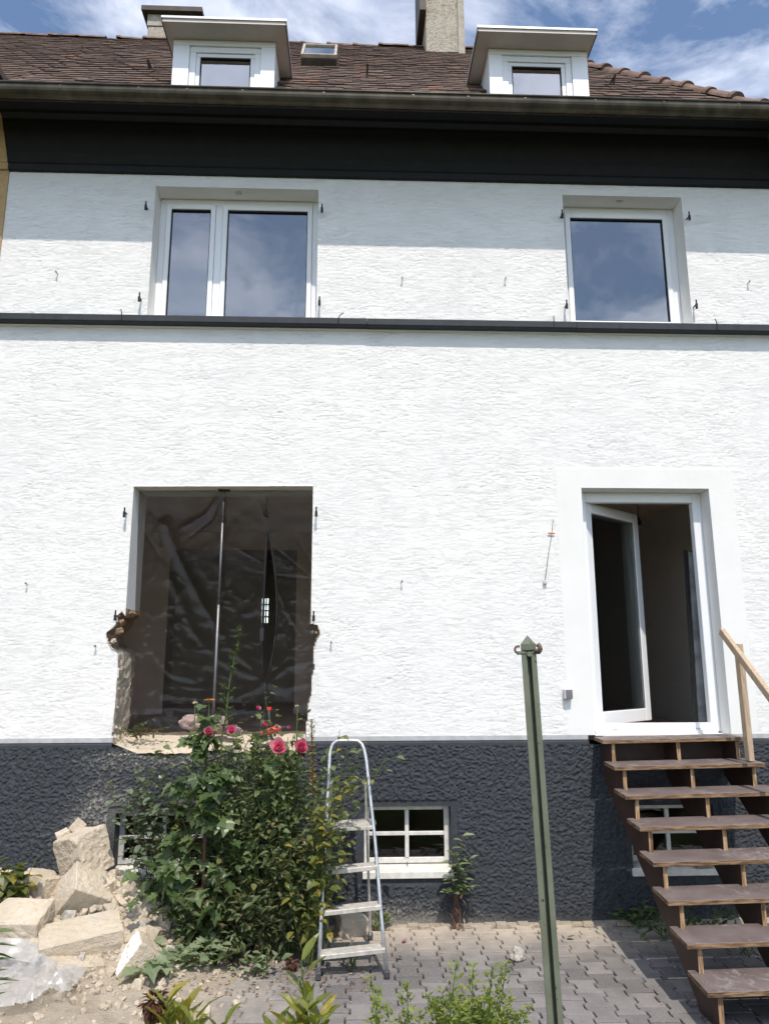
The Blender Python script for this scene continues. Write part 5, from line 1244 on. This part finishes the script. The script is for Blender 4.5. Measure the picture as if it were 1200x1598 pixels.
# rose bush
rose, rp = shrub('rose_bush', 'rose bush with pink blooms in front of the broken opening', 'rose bush', 430, 1500, -.58,
      [(R.gauss(445, 45), R.gauss(1185, 42), R.uniform(-.75, -.40)) for _ in range(26)]+[(R.gauss(390, 62), R.gauss(1166, 20), R.uniform(-.66, -.35)) for _ in range(36)]+[(403, 1112, -.55), (435, 1172, -.74), (470, 1172, -.74), (465, 1105, -.5), (325, 1145, -.6), (415, 1130, -.55), (362, 1142, -.6)], L_ROSE, 'ovate', .062, 44, STEM_GREEN, 1.15, 4, .22, .006, .15, gauss=.055)
def bloom(par, p, s, mat, seed, name='bloom'):
    rg = random.Random(seed); mb = MB()
    for ring, (nn, tilt, sc) in enumerate(((9, 1.15, 1.0), (8, .85, .9), (7, .55, .78), (5, .25, .6))):
        for k in range(nn):
            a = 2*math.pi*(k+.5*ring)/nn+rg.uniform(-.2, .2); rad_ = Vector((math.cos(a), math.sin(a), 0)); tl_ = tilt+rg.uniform(-.15, .15)
            d = rad_*math.sin(tl_)+Vector((0, 0, 1))*math.cos(tl_); v, f = leaf_geo('round', s*sc*rg.uniform(.85, 1.1), -.45, .32, 1.1)
            M = frame(d, rad_*-1 if ring < 3 else Vector((0, 0, 1))); M.translation = Vector((0, 0, 0))
            mb.add([M @ Vector(q)+rad_*s*.05 for q in v], f, 0, min(1, max(0, rg.random()*.7+.1*(3-ring))))
    T = Matrix.Translation(p) @ Euler((rad(62), 0, rg.uniform(-.3, .3))).to_matrix().to_4x4()
    mb.v = [tuple(T @ Vector(q)) for q in mb.v]
    return mb.build(name, mat, par, rnd=True, fixn=False, smooth=True)
for i, (px, py, y, s) in enumerate(((435, 1168, -.80, .074), (470, 1168, -.80, .070), (326, 1145, -.70, .052), (362, 1141, -.66, .045), (414, 1131, -.66, .034), (403, 1106, -.56, .024), (432, 1135, -.62, .022), (452, 1136, -.60, .018))):
    bloom(rose, PY(px, py, y), s, PETAL if i != 6 else PETAL_P, 30+i)
# tall twiggy sprout
rg = random.Random(44); b = PY(346, 1150, -.42); tw = thing('tall_twig_sprout', 'tall thin sprout with tiny leaves rising in front of the plastic sheet', 'sprout', (b.x, b.y, 0)); sm = MB(); lm = MB()
q = PY(374, 980, -.42); cp = [Vector((b.x, b.y, 0)), Vector((b.x+.01, b.y, .7)), b]+[b.lerp(q, t)+Vector((.012*math.sin(t*9), 0, 0)) for t in (.2, .4, .6, .8, 1)]
sm.tube(cp, [.010, .008, .007, .006, .005, .004, .003, .0015], 6)
for k in range(34):
    t_ = rg.uniform(.0, 1.0); p = b.lerp(q, t_); L = .02+.12*(1-t_)**.8*rg.uniform(.5, 1.1); h = Vector((rg.uniform(-1, 1), rg.uniform(-.7, .5), rg.uniform(.2, 1.0))).normalized(); e2 = p+h*L
    sm.tube([p, p.lerp(e2, .5)+Vector((0, 0, .005)), e2], [.003, .002, .001], 4)
    for j in range(int(4+L*110)):
        add_leaf(lm, p.lerp(e2, rg.uniform(.1, 1)), hdir(rg, .2), rg.uniform(.014, .034), 'ovate', rg, 1.1)
sm.build('stems', STEM_GREEN, tw, fixn=False); o = lm.build('leaves', L_TWIG, tw, rnd=True, fixn=False); o['kind'] = 'stuff'
# yellowing rose shoot in front of the ladder
shrub('yellowing_rose_shoot', 'rose shoot with yellowing leaves hanging over the ladder rail', 'rose shoot', 490, 1500, -.86,
      [(R.gauss(515, 18), R.gauss(1255, 45), R.uniform(-1.05, -.85)) for _ in range(13)]+[(535, 1285, -1.0), (455, 1310, -.95)], L_YELLOW, 'ovate', .068, 26, STEM_GREEN, 1.2, 6, .08, .0045, .05, gauss=.045)
# tangled dark aster thicket under the roses
shrub('aster_thicket', 'tangled thicket of thin dark stems and small leaves below the roses', 'shrub', 440, 1520, -.62,
      [(R.gauss(440, 45), R.gauss(1330, 55), R.uniform(-.85, -.4)) for _ in range(60)], L_DARK, 'lance', .06, 34, STEM, 1.5, 8, .30, .0035, .1, gauss=.04)
shrub('low_leafy_undergrowth', 'low bushy undergrowth with narrow leaves at the foot of the maple sapling', 'shrub', 335, 1515, -.66,
      [(R.gauss(345, 42), R.gauss(1420, 40), R.uniform(-.9, -.45)) for _ in range(34)], L_DARK, 'lance', .075, 24, STEM, 1.6, 12, .26, .0035, .1, gauss=.045)
shrub('green_backing_shrub', 'dense green shrub filling the bed behind the maple sapling', 'shrub', 350, 1480, -.40,
      [(R.gauss(350, 70), R.gauss(1265, 55), R.uniform(-.5, -.22)) for _ in range(40)], L_ROSE, 'ovate', .062, 36, STEM, 1.15, 14, .35, .005, .1, gauss=.07)
# big leaved weeds at the front of the bed
wms = leaf_meshes('leaf', 'lobed', 1.0, L_BLUE, 4, 15, (.3, .9), .2, 1.5)
def weed(label, px, py, y, n, L, seed, ms=wms, spread=.10, name='leafy_weed', upz=(.15, 1.0)):
    rg = random.Random(seed); b = PY(px, py, y); b.z = max(.0, hz(b.x, b.y)) if b.x < -.3 else 0.0; t_ = thing(name, label, 'weed', b, 'weeds'); 
    for k in range(n):
        a = rg.uniform(0, 6.28); d = Vector((math.cos(a), math.sin(a)*.8-.2, rg.uniform(*upz))).normalized(); put_leaf(t_, ms, b+Vector((rg.gauss(0, spread), rg.gauss(0, spread*.5), rg.uniform(.0, .08)+abs(rg.gauss(0, spread*.5)))), d, L*rg.uniform(.6, 1.2), rg)
    mb = MB()
    for k in range(6): mb.tube([b+Vector((rg.gauss(0, spread*.6), rg.gauss(0, .03), 0)), b+Vector((rg.gauss(0, spread), rg.gauss(-.03, .03), rg.uniform(.06, .16)))], .004, 5)
    mb.build('stems', STEM_GREEN, t_, fixn=False); return t_
weed('leafy thistle like weed in front of the maple sapling', 300, 1535, -.92, 44, .10, 51, spread=.11)
weed('broad greyish leaves beside the white plastered block', 240, 1548, -1.12, 14, .15, 52, spread=.05)
weed('small leafy weed at the front edge of the bed left of the ladder foot', 400, 1522, -.96, 30, .085, 53, leaf_meshes('leaf', 'ovate', 1.0, L_BLUE, 3, 16, (.1, .5), .2, 1.2), .08)
weed('small weed growing on the paving under the lowest ladder step', 545, 1508, -.86, 18, .055, 54, leaf_meshes('leaf', 'lance', 1.0, L_BLUE, 3, 17, (.1, .5), .2, 1.3), .05)
# goldenrod stalk, orange flower, seed heads
p0 = PY(492, 1330, -.78); p1 = PY(486, 1122, -.78); gr = thing('golden_seed_stalk', 'upright stalk covered in golden brown seed heads beside the ladder top', 'flower stalk', (p0.x, -.78, 0)); mb = MB(); mb.tube([(p0.x, -.78, 0), p0, p1], .005, 6); mb.build('stem', STEM, gr); lm = MB(); rg = random.Random(3)
for k in range(260):
    t_ = rg.uniform(.42, 1); p = p0.lerp(p1, t_); add_leaf(lm, p+Vector((rg.gauss(0, .014), rg.gauss(0, .012), 0)), hdir(rg), rg.uniform(.010, .022), 'round', rg)
lm.build('seed_heads', GOLD, gr, rnd=True, fixn=False)['kind'] = 'stuff'
def daisy(px, py, y, zbase, mat, label, s=.05, petals=9, name='flower_stalk', droop=0.0):
    p = PY(px, py, y); t_ = thing(name, label, 'flower', (p.x, y, zbase)); mb = MB(); mb.tube([(p.x+.02, y, zbase), (p.x+.01, y, (zbase+p.z)/2), p], .004, 5); mb.build('stem', STEM_GREEN, t_); lm = MB(); rg = random.Random(int(px))
    for k in range(petals):
        a = 6.283*k/petals; add_leaf(lm, p, Vector((math.cos(a), math.sin(a), .12-droop)), s*rg.uniform(.8, 1.1), 'ovate', rg, .9, .2)
    lm.build('petals', mat, t_, rnd=True, fixn=False); mb = MB(); mb.tube([p+Vector((0, 0, -.006)), p+Vector((0, 0, .010))], [.010, .006], 7); mb.build('flower_centre', GOLD, t_)
daisy(327, 1092, -.62, .0, PETAL_O, 'orange daisy like flower on a tall stem above the maple sapling', .045, 12)
daisy(305, 1094, -.60, .0, PETAL_P, 'pale wilted flower on a thin stem left of the orange flower', .032, 7, droop=.7)
daisy(464, 1100, -.56, .0, PETAL_P, 'pale wilted flower on a stem above the rose bush near the right jamb', .026, 6, droop=.5)
# trailing plant on the broken sill
shrub('sill_creeper', 'small green creeper at the left end of the broken sill', 'creeper', 205, 1150, .12, [(R.uniform(195, 270), R.gauss(1135, 6), R.uniform(.08, .2)) for _ in range(8)], L_TWIG, 'ovate', .035, 14, STEM_RED, 1.1, 23, .05, .003, .2, gauss=.02)
# dry fallen leaves in front of the bed
lm = MB(); rg = random.Random(61)
for k in range(300):
    x = rg.uniform(-1.3, .15); y = -abs(rg.gauss(1.08, .14)); 
    if rg.random() < .25: x = rg.uniform(-.9, .2); y = -rg.uniform(.6, 1.0)
    add_leaf(lm, Vector((x, y, max(0, hz(x, y))+.006+rg.random()*.012)), Vector((rg.uniform(-1, 1), rg.uniform(-1, 1), rg.uniform(-.1, .25))), rg.uniform(.015, .038), 'ovate', rg, .9, rg.uniform(-.5, .7))
o = lm.build('fallen_leaves', L_DRY, None, rnd=True, fixn=False); props(o, 'dry brown fallen leaves along the front of the flower bed', 'leaf litter', kind='stuff')
def fallen(px, py, mat, label, L, name='fallen_leaf', kind='ovate'):
    p = PZ(px, py, .008); rg = random.Random(int(px)); mb = MB(); v, f = leaf_geo(kind, L, -.3, .3, 1.3); M = frame(Vector((rg.uniform(-1, 1), -.5, .1))); M.translation = p+Vector((0, 0, .006)); mb.add([M @ Vector(q) for q in v], f, 0, .6); o = mb.build(name, mat, None, rnd=True, fixn=False); props(o, label, 'leaf')
fallen(627, 1470, PETAL, 'single pink petal lying on the paving right of the ladder', .045, 'fallen_petal', 'round'); fallen(626, 1495, L_DRY, 'curled orange brown leaf on the paving right of the ladder foot', .055); fallen(884, 1464, L_DRY, 'dry brown leaf on the paving right of the green post', .07)
# upright young shrub against the plinth
rg = random.Random(71); b = PZ(716, 1452, 0); b.y = -.14; b.x = PY(716, 1452, -.14).x; ys_ = thing('upright_wall_plant', 'upright plant with grey green leaves growing at the plinth beside the cellar window', 'plant', (b.x, b.y, 0))
sm = MB(); yms = leaf_meshes('leaf', 'lance', 1.0, L_BLUE, 4, 19, (.1, .5), .25, 1.9)
for (tx, ty) in ((722, 1305), (705, 1325), (732, 1340), (715, 1350), (735, 1385), (700, 1395)):
    q = PY(tx, ty, -.16+rg.uniform(-.05, .05)); s0 = Vector((b.x+rg.uniform(-.05, .05), b.y, 0)); m_ = Vector((b.x+rg.uniform(-.03, .03), b.y, .30)); cp = [s0, s0.lerp(m_, .5)+Vector((rg.uniform(-.02, .02), rg.uniform(-.02, .02), 0)), m_, m_.lerp(q, .5), q]; sm.tube(cp, [.006, .005, .0045, .003, .002], 6)
    for k in range(14):
        t_ = .42+.58*(k/13); p, d = along(cp, t_); a = k*2.4; h = Vector((math.cos(a)*.9, -abs(math.sin(a))*.7-.1, .45)).normalized(); put_leaf(ys_, yms, p, h, rg.uniform(.075, .125), rg)
sm.build('stems', STEM_RED, ys_, fixn=False); lm = MB()
for k in range(14): add_leaf(lm, Vector((b.x+rg.gauss(0, .05), b.y+rg.uniform(-.05, .0), rg.uniform(.04, .34))), Vector((rg.uniform(-1, 1), -.3, -.6)), rg.uniform(.04, .07), 'lance', rg, 1.2)
lm.build('withered_leaves', L_DRY, ys_, rnd=True, fixn=False)['kind'] = 'stuff'
# small plant at the left end of the cellar window, behind the ladder
weed('small plant at the plinth behind the right ladder rail', 592, 1440, -.10, 16, .09, 72, yms, .03, 'plinth_weed', (.4, 1.6))
# weeds under the stairs
wms2 = leaf_meshes('leaf', 'lance', 1.0, L_MAPLE, 4, 27, (.2, .7), .2, 2.0)
weed('low green weeds at the plinth left of the stairs', 1000, 1452, -.14, 52, .085, 81, wms2, .13); weed('green weeds on the paving under the upper stair treads', 1045, 1482, -.42, 40, .08, 82, wms2, .10)
weed('weeds between the stair stringers under the seventh tread', 1120, 1500, -.55, 44, .08, 83, wms2, .14); weed('small tuft of grass under the lower stair treads', 1165, 1502, -.75, 24, .08, 84, leaf_meshes('leaf', 'grass', 1.0, L_BLUE, 3, 28, (.2, .7)), .05)
shrub('wispy_weed', 'wispy weed growing up between the lower stair treads', 'weed', 1090, 1470, -.30, [(R.uniform(1070, 1150), R.uniform(1400, 1435), -.3) for _ in range(5)], L_WEED, 'ovate', .035, 9, STEM_GREEN, 1.0, 33, .08, .002, .3, gauss=.02)

# ---- foreground plants on the bank
rg = random.Random(91)
def gz(x, y): return float(ground_z(np.array([x]), np.array([y]))[0])
pms = leaf_meshes('leaf', 'lance', 1.0, L_PEONY, 5, 29, (.05, .4), .28, 1.25)
def peony(label, spots, y, px, L, head=None, seed=0, name='peony_plant'):
    rg = random.Random(seed); q = PY(px, 1598, y); b = Vector((q.x, y, gz(q.x, y))); t_ = thing(name, label, 'plant', b); sm = MB()
    for (sx_, sy_, n) in spots:
        top = PY(sx_, sy_, y+rg.uniform(-.05, .05)); cp = curve_pts(b+Vector((rg.uniform(-.06, .06), rg.uniform(-.06, .06), 0)), top, .03, 6, rg); sm.tube(cp, [.006, .006, .005, .005, .004, .003], 5)
        for k in range(n):
            tt = 1-.42*(k/n); p, d = along(cp, tt); a = k*2.4+rg.random(); h = Vector((math.cos(a), math.sin(a)*.8-.1, rg.uniform(.5, 1.9))).normalized(); put_leaf(t_, pms, p, h, L*rg.uniform(.7, 1.15), rg)
    sm.build('stems', STEM_GREEN, t_, fixn=False)
    if head:
        c_ = PY(head[0], head[1], y); lm = MB()
        for k in range(170):
            d = Vector((rg.gauss(0, 1), rg.gauss(0, 1), rg.gauss(-.2, 1))).normalized(); add_leaf(lm, c_+d*head[2]*rg.uniform(.2, .8), d+Vector((0, 0, -.4)), head[2]*.7, 'lance', rg, 1.6)
        lm.build('dried_flower_head', DRYHEAD, t_, rnd=True, fixn=False)
    return t_
peony('yellow green plant with dried brown flower head at the lower left edge', [(258, 1575, 13), (285, 1582, 13), (262, 1560, 6), (305, 1592, 11), (240, 1600, 9), (350, 1600, 8), (225, 1610, 7)], -3.7, 275, .115, (242, 1566, .045), 3)
peony('yellow green plant with one tall shoot in front of the ladder', [(468, 1530, 7), (478, 1580, 12), (500, 1588, 11), (455, 1600, 9), (500, 1600, 9), (430, 1610, 8), (470, 1500, 2)], -3.7, 475, .115, (457, 1504, .022), 5)
def lime(label, tops, y, px, seed, n=70):
    rg = random.Random(seed); q = PY(px, 1598, y); b = Vector((q.x, y, gz(q.x, y))); t_ = thing('lime_green_shrub', label, 'shrub', b); sm = MB(); lm = MB()
    for (sx_, sy_) in tops:
        top = PY(sx_, sy_, y+rg.uniform(-.12, .12)); cp = curve_pts(b+Vector((rg.uniform(-.15, .15), rg.uniform(-.1, .1), 0)), top, .02, 8, rg); sm.tube(cp, [.004-.0004*i for i in range(8)], 5)
        for k in range(n):
            tt = 1-.45*(k/n)**1.1; p, d = along(cp, tt); a = k*2.4; wdt = .010+.05*min(1, (1-tt)*2.6); h = Vector((math.cos(a), math.sin(a), .7)).normalized()
            p2 = p+h*wdt*rg.uniform(.1, 1); add_leaf(lm, p2, (h+Vector((rg.gauss(0, .4), rg.gauss(0, .4), rg.gauss(0, .4)))), rg.uniform(.014, .034)*(.7+.5*min(1, (1-tt)*3)), 'ovate', rg, 1.0)
    sm.build('stems', STEM_GREEN, t_, fixn=False); o = lm.build('leaves', L_LIME, t_, rnd=True, fixn=False); o['kind'] = 'stuff'
R = random.Random(12)
lime('lime green bushy shrub in the foreground left of the post', [(712, 1500), (738, 1508), (768, 1512), (790, 1502), (690, 1548), (668, 1552), (720, 1540), (760, 1545), (780, 1550), (705, 1565), (745, 1560), (795, 1560)]+[(R.gauss(735, 38), R.gauss(1572, 12)) for _ in range(16)], -3.9, 735, 4, 95)
lime('slender lime green shoots in the foreground right of the ladder', [(578, 1525), (586, 1560), (635, 1535), (603, 1570), (640, 1575), (655, 1580)], -3.9, 605, 6, 80)
# plants at the left picture edge
shrub('variegated_leaf_plant', 'plant with broad variegated leaves in front of the plinth at the left edge', 'plant', 5, 1430, -.55, [(R.gauss(18, 16), R.gauss(1345, 20), R.uniform(-.65, -.5)) for _ in range(8)], L_YELLOW, 'ovate', .11, 9, STEM_GREEN, 1.4, 37, .06, .004, .1, gauss=.03)
gms = leaf_meshes('leaf', 'grass', 1.0, L_MAPLE, 3, 31, (.2, .5))
rg = random.Random(5); q = PY(-25, 1560, -3.2); sp = thing('spiky_leaf_plant', 'plant with long narrow blades reaching in at the left picture edge', 'plant', (q.x, -3.2, gz(q.x, -3.2)))
for (px, py, a) in ((18, 1452, .1), (20, 1468, .35), (12, 1478, -.05), (22, 1505, -.1), (14, 1498, .15), (20, 1522, .0), (10, 1430, .5), (8, 1535, -.15), (24, 1440, .6)):
    e_ = PY(px, py, -3.2); s_ = PY(-38, py+30-a*20, -3.2); d = e_-s_; put_leaf(sp, gms, s_, d, d.length, rg)
mb = MB(); mb.tube([sp.location, PY(-40, 1480, -3.2)], [.012, .008], 6); mb.build('stem', STEM_GREEN, sp)
